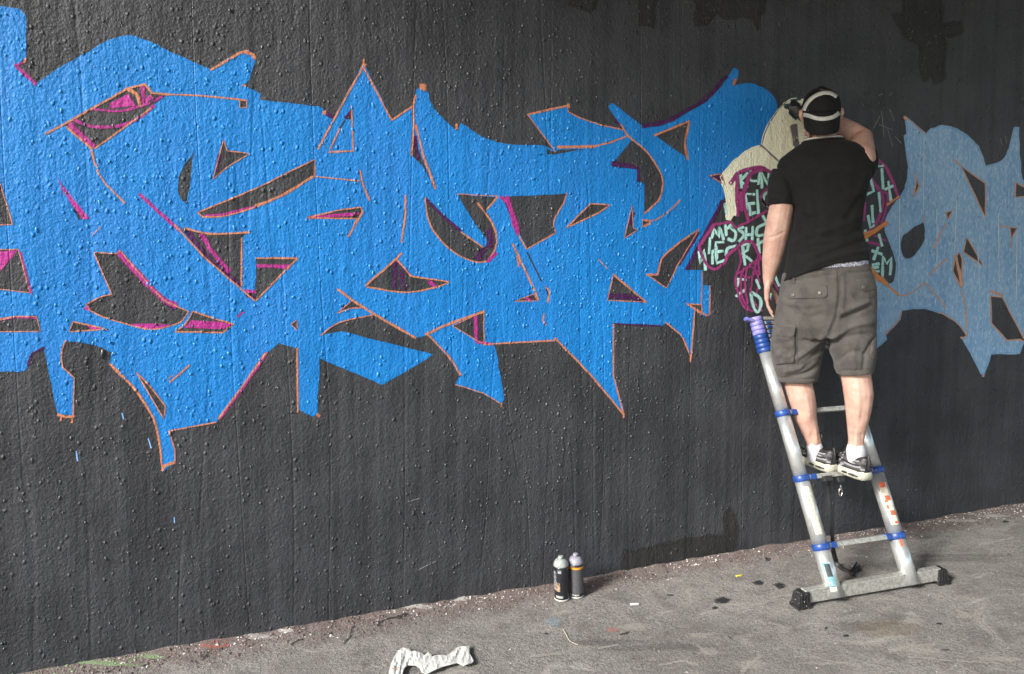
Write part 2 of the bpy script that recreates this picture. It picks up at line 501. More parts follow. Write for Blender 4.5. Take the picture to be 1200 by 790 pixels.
HOLES = [  # counters: path, orange outline width (0 = none)
  ("72,147 121.5,120 152,102.5 170,99 178.5,109 196,112 177,126.6 142,152 111,175 78,149", 0),
  ("-20,180 0,215 14.5,263 -20,264", 2.2), ("66,207 106,257 92,258", 0),
  ("-30,295 0,292.4 21.5,292.4 35,343 0,339 -30,338", 1.8), ("-30,376 0,373.4 18,371 43,371 47,388.6 -30,388.6", 1.8),
  ("110,296 137,297.5 140.5,293.7 187,347s 205,358 221,365 213,376s 200,382 177,386s 152,381s 120,371s 106,364 101,357 118,348s 131,345", 2.2),
  ("226,365 256,375 274,380 261,390 205,388.6 217,380s", 2.6), ("86,377 126.6,386 81,388.6", 2.2),
  ("227,177 212,200s 208,215s 210,230s 219,241 224,210s", 0), ("262,164 266,177 292.6,180 266,196 249.6,210 256,184.6", 1.8),
  ("232,249 301.5,220s 342,200 368.6,187 368.6,206 332,228s 301.5,242s 263.5,253s 238,254.4", 2.4),
  ("210,266 217,268 240,273.5s 265,274s 292,272 283,279 282.5,337 240,301", 0), ("300,302.5 348,302.5 299,353 288,343 298,343", 0),
  ("341,380 348,375 348,387", 1.5), ("412,124.5 412,140 404,140", 0), ("484,153.7 490,171 502,204 509,221 494,194 483,184", 0),
  ("281,117 289,117 289,126 281,126", 2), 
  ("588,230 664,226.6 661,237 649,259.5s 651,273 617,292 603,262 597,240", 0),
  ("498,232 503,260s 517,282s 537,299s 558,307s 573,305s 581,292s 582,277s 577,260s 570,247 583,231 536,227.5 548,250s 573,286 566,290 540,272 520,255s", 0),
  ("692,238.7 714.7,240.5 702,249 664,267", 2.4), ("628,181 641,180 641,172 651,178 654,175 692,174.5 651,181.5", 0),
  ("716.7,193 739.5,164 756,176.5s 771,196.7s 777.5,214s 773.7,232s 763.5,243.5s 754.7,250 754.7,215.7 746,213 747,198", 0),
  ("767,159 808,142 803,166s 806.6,186.6", 0), ("832,205.6 846,204 850,217", 2), ("741,241 742,267 747,270 732,279", 1.8), ("753,258 763.5,260 753,265", 1.5),
  ("819,269 794,285.6s 776,303s 771,322 758.5,322 781,337.5 794,311", 1.6), ("719,322 757,354 711.6,352", 1.6), ("805,356 822,357 823,369", 2),
  ("464,303 481.5,323.5 527,330.6 507,337.5s 474,342.5s 428,336", 2.6), ("413,352 428,361 412,361 395,367", 1.8), ("530.6,382 567,365 567,401 563.5,402", 1.6),
  ("603,353 625.6,345 630.6,352.7", 1.4), ("159.5,435.7 175,452 193.7,476 192,491", 2.2), ("464,151 470,158 469,159.5", 0),
  ("360,255 400,246s 423,243 425,249 414,267 418,256 395,256", 2.4), ("475,228 475.6,255 470,286 472.5,255", 0),
]
big_poly = jitter(curve(BIG, True), .3)
hole_polys = [jitter(curve(h_, True), .25) for h_, _ in HOLES]
piece = paint_fill('graffiti_lettering', [big_poly], hole_polys, M_blue, .0003, wall)
tag(piece, 'bright blue wildstyle graffiti lettering with orange and magenta trim')
paint_strokes('paint_edge', [(big_poly, 1.6, True)] + [(h_, 1.2, True) for h_ in hole_polys], M_blue_s, piece, .00045)
MAG_FILL = ["129,121 150,110 159,124 128,127", "68,210 106,256 97,257 72,223", "-30,300 0,295 21,293 11,305s 0,318 -30,332", "150,380 177,385.5s 201,381 180,379",
  "215,384 224,375.5 256,377 272,380 262,386", "101,381 119,385.5 107,386", "98,361 104,358 107,364 102,364"]
mf = paint_fill('magenta_shading', [curve(p, True) for p in MAG_FILL], [], wall_paint('magenta_fill_paint', (.42, .030, .24), (.34, .025, .20), .45), .00045, piece)
paint_strokes('purple_shading', [("220,272 240,299 281,334", 6), ("290,346 299,350", 4), ("463,309 462,338", 4.5), ("470,318 474,340", 4.5), ("464,305 480,322", 3.5),
  ("500,234 520,254s 540,271", 3.5), ("573,270 575,280s 573,289", 6), ("566,293 560,303", 8), ("718,192 746,196", 5), ("748,199 748,212", 4), ("753,148 781,142.5s 806,129s 827,116s 851,90", 4.5),
  ("720,140 729,150", 3), ("847,236 805,315", 4.5), ("714,347 740,348 752,352", 6), ("719,379.5 774,382", 1.8), ("52,408 38,415s 33,428", 3), ("383,133 391,138", 4),
  ("487,160 488,176 490,186", 4), ("406,138 411,132", 5), ("192,352 205,362", 5), ("819,273 796,310", 3), ("738,262 742,250", 4), ("592,233 600,252", 5), ("834,207 846,209", 4), ("257,182 254,200", 4)], M_purple, piece)
paint_strokes('magenta_shading', [("109,128 142,130s 175,121", 3), ("86,140 106,148s 137,148s 162,139s 180,124", 3.6), ("82,146 109,172", 6), ("167,102 168,122 177,113", 4.5), ("180,118 190,113", 3),
  ("18,76 42,99", 4), ("139,296 187,347s 206,358", 6.5), ("164,228 200,261 212,271", 3.6), ("236,275 246,292 268,318", 5), ("240,253 263,251s 300,242", 3), ("302,311.5 339,312.5", 4.5),
  ("288,341 299,342", 3.5), ("312,414 286,452 258,490", 3.4), ("503,330 510,336", 4), ("362,255 400,252 420,250.5", 3.6), ("557,370 558,400", 3.6), ("560,401 576,403.5", 3), ("594,232 607,273", 5.5),
  ("587,231 593,236", 3.5), ("581,297 572,306", 4), ("0,375 18,372 42,373", 1.6), ("616,349 622,352", 2.6), ("30,72 19,77", 2), ("37,344 30,318 24,296", 2), ("278,371 285,366", 2)], M_mag, piece)
ORANGE = [(h_, w_ * .8, True) for h_, w_ in HOLES if w_] + [
  ("53,157 73,146.5 121,120 149,104 170,99 178,109 198,110.6", 2.8), ("149,104 160,111s 164,124", 4.5), ("78,149 107,174 110,188s 115,199", 3), ("111,174 142,152 177,127", 2), ("30,69 28,73", 3),
  ("190,110.5 213,111 245,113 275,116 288,118", 2.2), ("247,82 279,63 289,60s 297,66", 3), ("286,60.5 297,64 299,69", 4), ("284,100 288,101", 2.5), ("205,264 240,302 299,353 348,303", 2.2), ("217,267.5 240,273.5s 265,274s 292,272", 2.6),
  ("283,279 283,335", 2.2), ("300,302.5 348,302.5", 2.2), ("300,241 332,228s 366,207", 3.4), ("311,414 285,451 256,491", 2.6), ("253,495 198,505", 1.8), ("198,505 205,527 205,542", 2), ("190,551 192,546 204,542", 4),
  ("348,408 349,483", 2.4), ("372,486 374,488", 3.6), ("199,448 222,428", 2.4), ("129,427 152,449.6s 165,466s 181,494s 187,522s 190,550", (4, 2.2)), ("77,399 72,413s 73,430 87,443 86,486", 1.8),
  ("68,486 77,489 87,488", 3.6), ("72,488 71,493", 2), ("85,489 84,495", 3), ("373,174 388,146 413,100 426,78", 2.6), ("426,79 459,141", 2.2), ("459,141 484,124 487,112", 2.8), ("494,102 497,102", 9.5), ("425,79 427,76", 6), ("426,75 426,70", 3),
  ("380,131 380,133", 4.5), ("535,146 535,151", 4), ("412,124 414,177 385,178 399,149", 1.9), ("370,207 421,212", 1.8), ("422,200 424,212 433,235", 2.4), ("484,120 485,145 482,182", 2.4), ("487,147 497,185 510,221", 3),
  ("475,229 475,252 470.6,284", 2.4), ("470,297 464,304 428,335", 2.6), ("396,339 413,352 438,368 487,396", 3.2), ("499,392 516,384 528,379 567,365", 3.4), ("376,393 398,378s 438,369", 1.6), ("501,392 526,418s 540,440", 2.6),
  ("567,404 580,403 650,399", 2), ("650,396 692,439 731,486", 2.4), ("534,451 566,461s 588,474", 1.2), ("588,473 588,477", 2.4), ("601,286 611,308 627,341 631,351", 2.8), ("606,300 608,312", 2.4), ("640,337 644,341 642,354", 2.6), ("637.5,368 636.6,376 640,381", 2),
  ("560,238 570,252 577,262s 582,278s 580,292s 572,305", 2.4), ("583,231 570,246", 2), ("498,232 503,260s 517,282s 537,299s 558,307s 572,306", 2), ("566,290 540,272", 2), ("664,226 661,237 649,259s 651,273 617,292", 1.6), ("600,262 617,292", 1.8), ("536,227.5 583,230", 1.2), ("617,292 640,280", 1.2),
  ("618,134 665,124", 2.6), ("618,134 651,178", 1.3), ("666,122 667,126", 3), ("665,125 666,131 682,139s 707,147s 731,152", 1.6), ("654,172.6 697,171.6", 4.2), ("697,171.6 718,166 736,159", 2.2), ("727,146 735,158 741,164", 2.6),
  ("741,164 756,176s 771,197s 777,214s 773,232s 763,243s 755,250", 2.2), ("753,257 768,258s 789,243s 797,234", 1.7), ("767,159 808,142", 2.6), ("808,142 803,166s 806,187", 3.2), ("862,93 860,99", 4), ("819,269 794,286s 776,303s 771,322 758,322", 2.4), ("719,322 757,354", 2.4),
  ("719,380 719,440 731,487", 2), ("780,378 790,386s 799,394s 804,405 810,420", 1.7), ("814,364 813,382 810,418", 2), ("809,419 809,424", 2.4), ("823,318 822,357", 1.4), ("832,335 832,368 829,370 805,356", 2), ("754,266 762,262", 2), ("701,304 712,315", 1), ("108,276 118,266", .8), ("408,277 416,264 425,248", 2.4), ("113,200 123,215 146,238", 2.2), ("0,375 18,371 43,371", 1.6), ("731,485 731,489", 2.4), ("196,444 203,440", 1)]
ORANGE = [(o_[0], tuple(x * .86 for x in o_[1]) if isinstance(o_[1], tuple) else o_[1] * .86) + tuple(o_[2:]) for o_ in ORANGE]
paint_strokes('orange_outline', ORANGE, M_orange, piece, .0008)
paint_strokes('black_line', [("618,296 634,329", 1.4), ("404,141 398,150", 1.6), ("640,339 642,346", 1.4)], M_ink_s, piece, .0016)

PALE = ("1060,137 1062,138 1085,157 1093.7,150.6s 1106,147.6s 1121.5,152s 1136.7,162s 1148,176s 1155,195 1172,190s 1182,177s 1188.6,149.4 1193.7,149.4 1194,181 1196,190 1198,211s 1215,226 1260,232 1260,402 1199,404 1195,414 1162,414.4 1152,441 1128,396.7 "
  "1133,394 1121.5,377.7s 1101,366s 1076,361s 1057,364 1054.5,374 1038,391.6 1038,398 1028,407 1014,420 1008,330 1016,313 1030,328 1045,333s 1051,314s 1046,292s 1037,266s 1043,247s 1054,232s 1062,216.5s 1064.6,196 1060.8,168 1059.5,159.5 1063,157")
PHOLES = ["1126.6,195 1155,215 1154.4,254.4", "1074.7,211 1077,217.7 1071,231.6 1072,221.5", "1083,259.5 1084,280s 1073.4,298s 1062,303s 1055.7,295s 1056,280s 1064.6,270s", "1109,249 1116.5,247 1111,258", "1133,278 1153,312 1129,295.4",
  "1124,295.4 1128,303 1126.6,338.5 1116.5,318 1119,304", "1183.5,266 1192,267.6 1185,279", "1190,214 1190,231.6 1215,228 1204,221s", "1161,347 1174.7,348.6 1200,396.7 1215,408 1195,398 1180,399 1162,379"]
pale_poly = jitter(curve(PALE, True), .4); ph = [jitter(curve(p, True), .4) for p in PHOLES]
pale = paint_fill('graffiti_lettering', [pale_poly], ph, M_pale, .0003, wall)
tag(pale, 'paler washed blue graffiti letters with thin salmon outlines')
paint_strokes('paint_edge', [(pale_poly, 1.8, True)] + [(p, 1.2, True) for p in ph], M_pale_s, pale, .00045)
paint_strokes('salmon_outline', [(p, 1.5, True) for p in PHOLES if not p.startswith('1083')] + [("1060,137 1062,140", 3.6), ("1062,138 1085,157", 1), ("1117,187 1127,195", 1.6), ("1109,262 1100,278 1094,291", 1.4), ("1110,303 1089,322", 1.6), ("1053,347 1068,343s 1084,331 1109,361", 1.5),
  ("1128,341 1132,365 1133,394", 1.6), ("1057,364 1054,374 1038,392", 1.5), ("1120,300 1124,318 1127,335", 3.4), ("1160,341 1174,346", 3), ("1101,366 1121,378s 1133,394", 1), ("1083,262 1082,252", 1.4), ("1172,265 1184,267", 1.4), ("1186,280 1184,290", 1.4), ("1126,396 1131,396", 2), ("1151,441 1153,440", 2), ("1074,203 1073,211", 1.6), ("1155,216 1155,255", 1)], M_salmon, pale, .0008)
paint_strokes('pale_runs', [("1054,232 1054,300", 1.4), ("1053,300 1054,352", 1.0), ("1083,160 1082,250", .9), ("1098,245 1098,320", 1.2), ("1121,235 1119,292", 1.5), ("1146,290 1148,340", 1.0), ("1170,250 1171,330", 1.2), ("1192,270 1191,350", 1.6)], wall_paint('white_runs_paint', (.45, .58, .66), (.4, .5, .6), .45, soft=True), pale, .0007)
paint_strokes('orange_outline', [("1013,279 1039,261", 4.6), ("1013,274 1030,268", 2.6), ("1016,311 1028,323 1040,334", 4.6), ("1040,334 1053,346", 2.2), ("1016,316 1030,330", 1.8), ("1040,240 1054,230", 2.2)], wall_paint('bright_orange_paint', (.72, .26, .06), (.6, .22, .06), .45, soft=True), pale, .0012)

# sketched figure between the two pieces
CREAM = ["892,170 897,152s 904,140s 912,129s 922,119s 932,115 948,118 958,180 940,192 913,189", "844,207 862,187s 880,174s 890,171 913,189 925,200 908,206 895,197s 880,198s 866,204s 863,215 865,254 860,252 856,258 851,257 851,232s 848,222s"]
cp = [jitter(curve(p, True), .3) for p in CREAM]
fig = paint_fill('graffiti_figure', cp, [], M_cream, .0006, wall)
tag(fig, 'cream hooded graffiti figure filled with teal words and magenta scribble')
paint_strokes('paint_edge', [(p, 1.6, True) for p in cp], M_cream_s, fig, .00075)
TEAL = ["868,205 869,220", "876,203 868,212 876,219", "880,200 879,211s 889,212 891,201", "891,201 889,216", "893,220 893,202 901,220 901,202", "884,228 874,227 875,252 885,249", "875,239 884,238", "887,223 889,251", "904,223 896,228s 895,238s 903,243",
  "849,239 851,250", "834,279 837,268 842,278 843,264 848,281", "850,264 851,276", "862,266 856,266s 862,273s 860,282s 853,280", "871,266 865.5,269s 872,275s 866,283", "874.5,267 873.5,284", "882,266 881.5,285", "874,275 882,275", "897,262 888,267s 887,276s 896,275",
  "819,295 821,309 825,293 827,316", "832,279 831,297", "835,294 835,309", "848,284 839,284 840,308.5 849,305", "840,295 847,294", "863,288 853,291s 851,299s", "870,287 873,310", "870,287 877,286s 876,293 870,297 881,306", "888,280 890,297", "885,288 897,281", "866,328 863,338", "864,327 874,328", "863,347 873,340",
  "881,343 891,350s 891,360s 887,366s 882,356s 880,344", "886,328 890,338", "908,324 913,335", "878,240 880,252", "893,252 899,262", "901,300 898,312", "905,340 900,352", "858,262 852,268",
  "1021,194 1028,186 1029,195 1035,194", "1033.5,198 1035,221", "1041,213 1044,235", "1037,222 1046,218", "1019,206 1024,224 1015,228", "1022,241 1023,261", "1017,253 1020,267 1024,264", "1030,226 1032,248", "1022,294 1033,298", "1029,290 1024,304", "1030,309 1023,310 1024,318 1030,318", "1024,314 1029,313", "1034,325 1034.6,300 1039,309 1045,302 1043,322", "1033,325 1040,333", "1014,270 1016,282", "1030,275 1034,288"]
paint_strokes('teal_lettering', [(t, 3.3) for t in TEAL], M_teal, fig, .0008)
PLUM = [("856,215 865,203s 880,197.5s 892,196.5s 903,202", 4), ("896,198 880,204s 873.5,220s 871,235s 877,258", 4.6), ("864,208 863.6,231s 865,253", 4), ("868,226 869,246", 7), ("837,263 857,260 861,267 877,260 899,247", 3), ("837,263 819,289 822,298 829,311s 838,315.5s 849,308s 852,300 868,286s 877,283s 883,285s 888,297 893,304", 3.4),
  ("866,292 868,307s 862,326s 865,344s 872,360s 882,365", 2.6), ("872,314 868,328s 870,349s 879,364", 2.6), ("876,314 873,330s 876,356", 2.6), ("887,303 881,330s 881,351s 893,364", 2.6), ("888,296 890,322", 2.6), ("865,321 882,308 893,301", 2.8), ("869,318 880,312 888,318 878,326 868,322", 2.4), ("898,221 892,231s 898,241", 3), ("884,312 890,330 886,345", 2.4), ("905,300 898,330 904,352", 2.4), ("899,318 912,340", 2.2),
  ("1025,184 1037,195s 1046,213s 1053,232", 4.2), ("1019,208 1030,222s 1035,238s 1028,259s 1018,272", 4.4), ("1030,224 1041,229s 1037,248", 3.4), ("1014,238 1012,258", 4), ("1018,284 1031,287", 3.6), ("1040,240 1033,262", 3), ("1024,276 1038,282", 2.4)]
paint_strokes('magenta_outline', PLUM, M_plum, fig, .0012)
paint_strokes('grey_outline', [("892,170 904,181 915,191", 1.8), ("893,168 899,150s 912,129s 922,119", 1.1), ("930,148 933,168", 7), ("933,168 937,180", 6)], M_grey_s, fig, .0012)
paint_strokes('dark_smudge', [("921,125 930,124 936,130", 6), ("926,132 933,138", 5), ("927,118 938,116", 3)], wall_paint('smudge_paint', (.05, .10, .11), (.03, .06, .07), .5, soft=True), fig, .0015)

# other paint on the wall
def wall_patch(name, s, off=.00025):
    P = jitter(curve(s, True), 2.6)
    o = paint_fill(name, [P], [], wall_paint(name + '_paint', (.018, .018, .0175), (.026, .026, .025), .55), off, wall)
    paint_strokes('paint_edge', [(P, 3.0, True)], M_wall_soft, o, off + .0001)
    return o
for s in ("750,-40 750,28 758,31 766,34 768,20 771,-40", "812,-40 815,28 826,27 840,18 862,21 882,20 888,34 890,20 897,15 897,-40", "1045,16 1056,14 1060,-40 1100,-40 1104,30 1128,28 1130,40 1108,42 1106,92 1096,98 1090,88 1080,97 1077,52 1062,44",
          "729,668 731,646 760,641 790,635 833,627 850,628 851,600 858,596 863,610 864,640 850,648", "665,-40 668,6 690,12 698,8 700,-40"):
    wall_patch('black_roller_patch', s)
paint_strokes('pale_tick', [("143,485 144.5,491", 1.6), ("174,514 177,525", 1.3), ("89,529 91,540", 1.4), ("204,606 204.5,613", 1.2)], M_tick_s, wall)
paint_strokes('pale_scuff', [("1033,130 1036,160", .8), ("1030,146 1046,152", .8), ("1042,128 1048,142", .7), ("1040,150 1046,172", .8), ("1049,160 1056,168", .8), ("1172,162 1174,170", 1), ("1178,160 1180,168", .8), ("1030,112 1034,110", .7), ("1042,112 1046,109", .7), ("1031,136 1024,150", .7), ("458,572 455,570", .6), ("490,668 510,658", .8), ("478,588 492,584", .7)], M_chalk_s, wall)

# plaster lumps standing out of the wall, coloured like the paint over them
def lump_colour(px, py):
    p = Vector((px, py))
    if any(inside(p, c) for c in cp): return 2
    if inside(p, big_poly) and not any(inside(p, h_) for h_ in hole_polys): return 1
    if inside(p, pale_poly) and not any(inside(p, h_) for h_ in ph): return 3
    return 0
bm = bmesh.new()
def add_lump(c, rx, rz, hgt, mi):
    n = 7; a0 = random.random() * 6
    sk = random.uniform(-.3, .3)
    ring0, ring1 = [], []
    for k in range(n):
        a = a0 + 2 * math.pi * k / n; q = random.uniform(.82, 1.15)
        x = math.cos(a) * rx * q; z = math.sin(a) * rz * q
        x += sk * z
        ring0.append(bm.verts.new((c.x + x, c.y + .0006, c.z + z)))
        ring1.append(bm.verts.new((c.x + x * .62, c.y - hgt * .72, c.z + z * .62)))
    top = bm.verts.new((c.x, c.y - hgt, c.z))
    for k in range(n):
        j = (k + 1) % n
        f = bm.faces.new((ring0[k], ring0[j], ring1[j], ring1[k])); f.material_index = mi; f.smooth = True
        f = bm.faces.new((ring1[k], ring1[j], top)); f.material_index = mi; f.smooth = True
cnt = 0
while cnt < 6600:
    x = random.uniform(-1.7, 5.2); z = random.uniform(.05, 3.3)
    dens = .35 + noise.noise(Vector((x * 1.1, 4, z * 1.1))) * .9 + (.25 if x < 2.2 else -.18)
    if random.random() > dens: continue
    p = Vector((x, WALL_Y, z)); u, v = pix(p)
    if not (-40 < u < 1240 and -40 < v < 800): continue
    r = .0021 + .0040 * random.random() ** 3
    if random.random() < .02: r *= 1.5
    el = random.uniform(.9, 1.5) if random.random() < .85 else random.uniform(1.6, 2.6)
    add_lump(p, r, r * el, r * random.uniform(.55, .9), lump_colour(u, v)); cnt += 1
bmesh.ops.recalc_face_normals(bm, faces=bm.faces[:])
lumps = obj('plaster_lumps', bm, M_lump); lumps.parent = wall; lumps['kind'] = 'stuff'

# ------------------------------------------------------------------ grit and paint chips along the foot of the wall
M_g = [plain('grit_brown', (.16, .115, .10), .9), plain('grit_grey', (.22, .20, .18), .9), plain('grit_dark', (.04, .037, .036), .8), plain('grit_white', (.55, .53, .48), .85), plain('chip_green', (.22, .33, .15), .7), plain('chip_red', (.40, .10, .08), .7)]
bm = bmesh.new()
def add_stone(c, r, mi):
    vs_ = []
    for d in ((1, 0, 0), (-1, 0, 0), (0, 1, 0), (0, -1, 0), (0, 0, 1), (0, 0, -1)):
        k = random.uniform(.55, 1.25) * r
        vs_.append(bm.verts.new(c + Vector(d) * k * (.6 if d[2] else 1) + Vector((random.uniform(-.3, .3) * r, random.uniform(-.3, .3) * r, 0))))
    for a, b_, c_ in ((0, 2, 4), (2, 1, 4), (1, 3, 4), (3, 0, 4), (2, 0, 5), (1, 2, 5), (3, 1, 5), (0, 3, 5)):
        f = bm.faces.new((vs_[a], vs_[b_], vs_[c_])); f.material_index = mi
for i in range(9000):
    x = random.uniform(-1.0, 5.0)
    if i < 7200: d = abs(random.gauss(0, .075)) + .004
    else: d = random.uniform(.0, 1.3)
    y = WALL_Y - d
    u, v = pix(Vector((x, y, 0)))
    if not (-20 < u < 1220 and v < 830): continue
    r = random.uniform(.0016, .0050) * (1.7 if random.random() < .1 else 1)
    k = random.random()
    mi = 0 if k < .48 else 1 if k < .68 else 2 if k < .95 else 3
    if d > .16: r *= .55; mi = random.choice((1, 1, 2, 2, 3))
    if d < .05:
        e = noise.noise(Vector((x * 1.7, 0, 9)))
        if u < 200 and random.random() < .45: mi = 4
        elif 235 < u < 275 and random.random() < .6: mi = 5
        elif (e > .1 or 285 < u < 335 or 450 < u < 560 or u > 1080) and random.random() < .28: mi = 3
    add_stone(Vector((x, y, ground_h(x, y) + r * .25)), r, mi)
grit = obj('grit', bm, M_g); tag(grit, 'brown grit and flaked paint chips along the foot of the wall', 'grit', kind='stuff')

# paint spots and stains on the ground (thin sheets with soft edges)
M_splat = soft_ground('black_paint_spot', (.022, .022, .024)); M_stain_p = soft_ground('pale_scuff_stain', (.42, .39, .34), .4); M_stain_o = soft_ground('ochre_stain', (.28, .22, .13), .22); M_stain_b = soft_ground('blue_overspray', (.28, .34, .38), .45); M_stain_r = soft_ground('red_overspray', (.42, .20, .16), .5); M_stain_d = soft_ground('dark_stain', (.09, .085, .082), .25); M_line_g = soft_ground('green_line_paint', (.25, .38, .18), .45); M_line_r = soft_ground('red_line_paint', (.38, .14, .10), .45); M_line_w = soft_ground('white_line_paint', (.5, .48, .44), .5)
lvl = [0]
def splat(name, px, py, rx, ry, m, n=18, label=None):
    bm = bmesh.new(); lay = bm.verts.layers.float.new('cover'); lvl[0] += 1
    sd = random.random() * 50
    def pt(u, v):
        p = on_ground(u, v); p.z = ground_h(p.x, p.y) + .0012 + lvl[0] * .00004; return p
    c = bm.verts.new(pt(px, py)); c[lay] = 1
    prev = None
    for rr, cov in ((.35, .95), (.7, .8), (1.0, .45), (1.35, 0)):
        ring = []
        for k in range(n):
            a = 2 * math.pi * k / n
            q = rr * (1 + .5 * noise.noise(Vector((math.cos(a) * 1.3, math.sin(a) * 1.3, sd))))
            v = bm.verts.new(pt(px + math.cos(a) * rx * q, py + math.sin(a) * ry * q)); v[lay] = cov; ring.append(v)
        for k in range(n):
            j = (k + 1) % n
            if prev is None: bm.faces.new((c, ring[k], ring[j]))
            else: bm.faces.new((prev[k], ring[k], ring[j], prev[j]))
        prev = ring
    bmesh.ops.recalc_face_normals(bm, faces=bm.faces[:])
    for f in bm.faces:
        f.normal_update()
    if sum(f.normal.z for f in bm.faces) < 0: bmesh.ops.reverse_faces(bm, faces=bm.faces[:])
    o = obj(name, bm, m); o.parent = ground
    return o
for a in ((848, 704, 11, 3.6), (914, 687, 7, 3.2), (888, 684, 7, 2.8), (899, 656, 4, 2), (838, 713, 4, 1.6), (992, 745, 4, 1.6), (1101, 732, 4, 1.4), (1106, 763, 6, 1.8), (1178, 612, 4, 1.2), (968, 736, 2.4, 1), (640, 742, 3, 1.2)):
    splat('paint_spot', *a, M_splat)
for a in ((770, 759, 70, 5), (705, 752, 45, 4), (1010, 734, 34, 7), (1130, 655, 60, 6)):
    splat('dark_stain', *a, M_stain_d, 24)
for a in ((880, 780, 18, 6), (1085, 764, 22, 5), (830, 765, 12, 6), (1018, 668, 9, 3), (1170, 774, 30, 3), (970, 778, 34, 2.4), (1130, 722, 14, 4), (740, 734, 20, 4), (820, 745, 16, 3)):
    splat('pale_scuff', *a, M_stain_p, 24)
splat('ochre_stain', 1045, 738, 42, 10, M_stain_o, 24); splat('blue_overspray', 648, 728, 10, 5, M_stain_b); splat('red_overspray', 719, 738, 9, 3.4, M_stain_r)
for a in ((130, 781, 40, 2.2, M_line_g), (178, 773, 16, 2, M_line_g), (252, 760.5, 16, 2, M_line_r), (305, 749, 20, 2.4, M_line_w), (335, 743, 10, 1.8, M_line_w), (480, 715.5, 30, 2, M_line_w), (540, 706, 14, 2.2, M_line_w), (1130, 611.5, 22, 1.6, M_line_w), (1165, 606.5, 22, 1.3, M_line_w), (840, 652, 20, 1.4, M_line_w), (1040, 627, 10, 1.2, M_line_w)):
    splat('paint_line', *a)

def ground_stroke(name, path, w, m):
    P = curve(path); bm = bmesh.new(); lay = bm.verts.layers.float.new('cover'); lvl[0] += 1; rows = []
    Q = [P[0]]
    for p in P[1:]:
        k = max(1, int((p - Q[-1]).length / 2)); a = Q[-1].copy()
        for j in range(1, k + 1): Q.append(a + (p - a) * (j / k) + Vector((random.uniform(-.5, .5), random.uniform(-.35, .35))))
    for i, p in enumerate(Q):
        t = (Q[min(i + 1, len(Q) - 1)] - Q[max(i - 1, 0)]).normalized(); n_ = Vector((-t.y, t.x)); e = 0 if i in (0, len(Q) - 1) else 1
        row = []
        for s_, c in ((-1.2, 0), (-.4, 1), (.4, 1), (1.2, 0)):
            q = p + n_ * (s_ * w * .5 * random.uniform(.6, 1.2)); g = on_ground(q.x, q.y); g.z = ground_h(g.x, g.y) + .0013 + lvl[0] * .00004
            v = bm.verts.new(g); v[lay] = c * e; row.append(v)
        rows.append(row)
    for a, b in zip(rows, rows[1:]):
        for j in range(3):
            f = bm.faces.new((a[j], a[j + 1], b[j + 1], b[j])); f.normal_update()
            if f.normal.z < 0: f.normal_flip()
    o = obj(name, bm, m); o.parent = ground
M_crack = soft_ground('crack_dirt', (.03, .028, .027), .85)
for path, w in (("402,757 410,748 412,740 417,734", 2.2), ("440,736 446,731 452,728 462,726 478,722", 2.4), ("466,728 474,723 480,722", 3), ("235,776 242,770 244,764", 2.4), ("340,757 348,752 356,750", 2), ("480,737 479,733", 1.6), ("725,744 733,742 739,740", 2.6), ("860,752 852,746", 1.6)):
    ground_stroke('crack', path, w, M_crack)
for path, w in (("868,790 882,778 893,768", 7), ("930,770 950,770 972,775 1008,783", 2.4), ("1062,771 1110,776 1180,780", 2.4), ("1040,765 1060,760 1098,757", 6), ("815,756 832,768", 5), ("700,760 726,755", 3), ("1120,715 1140,726", 5), ("1150,640 1190,630", 4), ("770,780 800,775 820,780", 4), ("620,770 660,766", 4), ("900,730 930,738", 3)):
    ground_stroke('pale_scuff', path, w, M_stain_p)

# ------------------------------------------------------------------ telescopic ladder
M_alu = plain('brushed_aluminium', (.70, .72, .71), .34, metal=.75, var=.14, scale=30, bump=.05)
M_alu_d = plain('dull_aluminium', (.46, .46, .42), .48, metal=.45, scale=75, c2=(.30, .29, .26))
M_bluep = plain('blue_plastic', (.015, .06, .25), .4, var=.25)
M_lilac = plain('lilac_oversprayed_plastic', (.25, .22, .50), .5, c2=(.12, .14, .42), scale=25)
M_rub = plain('black_rubber', (.02, .02, .02), .6)
M_rubs = plain('paint_spattered_rubber', (.010, .010, .010), .6, c2=(.40, .40, .37), scale=150, lo=.64, hi=.67)
M_stick = plain('worn_sticker', (.55, .50, .38), .6, c2=(.24, .24, .22), scale=150, lo=.52, hi=.58)
M_stick2 = plain('cream_sticker', (.58, .53, .42), .6, var=.25, scale=90)
M_red = plain('orange_red_print', (.52, .10, .04), .6)
M_smear = plain('black_smear', (.03, .035, .04), .5); M_smear2 = plain('teal_smear', (.10, .26, .30), .5, c2=(.3, .42, .43), scale=45); M_yel = plain('yellowish_smear', (.55, .55, .42), .5)
FL = on_ground(978, 706, 0); FR = on_ground(1067, 690.5, 0)
FL.z = ground_h(FL.x, FL.y) + .03; FR.z = FL.z + .0
TL = on_wall(885, 372, .075)
AX = (TL - FL); LADLEN = AX.length; AX.normalize()
LX = (FR - FL); LW = LX.length; LX.normalize()
LN = LX.cross(AX).normalized()          # towards... away from the wall or to it
if LN.y > 0: LN = -LN                   # faces the room
def t_at(py):
    a, b = 0.0, LADLEN * 1.3
    for _ in range(40):
        m = (a + b) / 2
        if pix(FL + AX * m)[1] > py: a = m
        else: b = m
    return a
COL = [t_at(641), t_at(561), t_at(485), t_at(413)]
RAD = [.0355, .0335, .0315, .0295]
ladder = empty('telescopic_ladder', (FL + FR) / 2)
tag(ladder, 'aluminium telescopic ladder with blue collars leaning against the black wall', 'ladder')
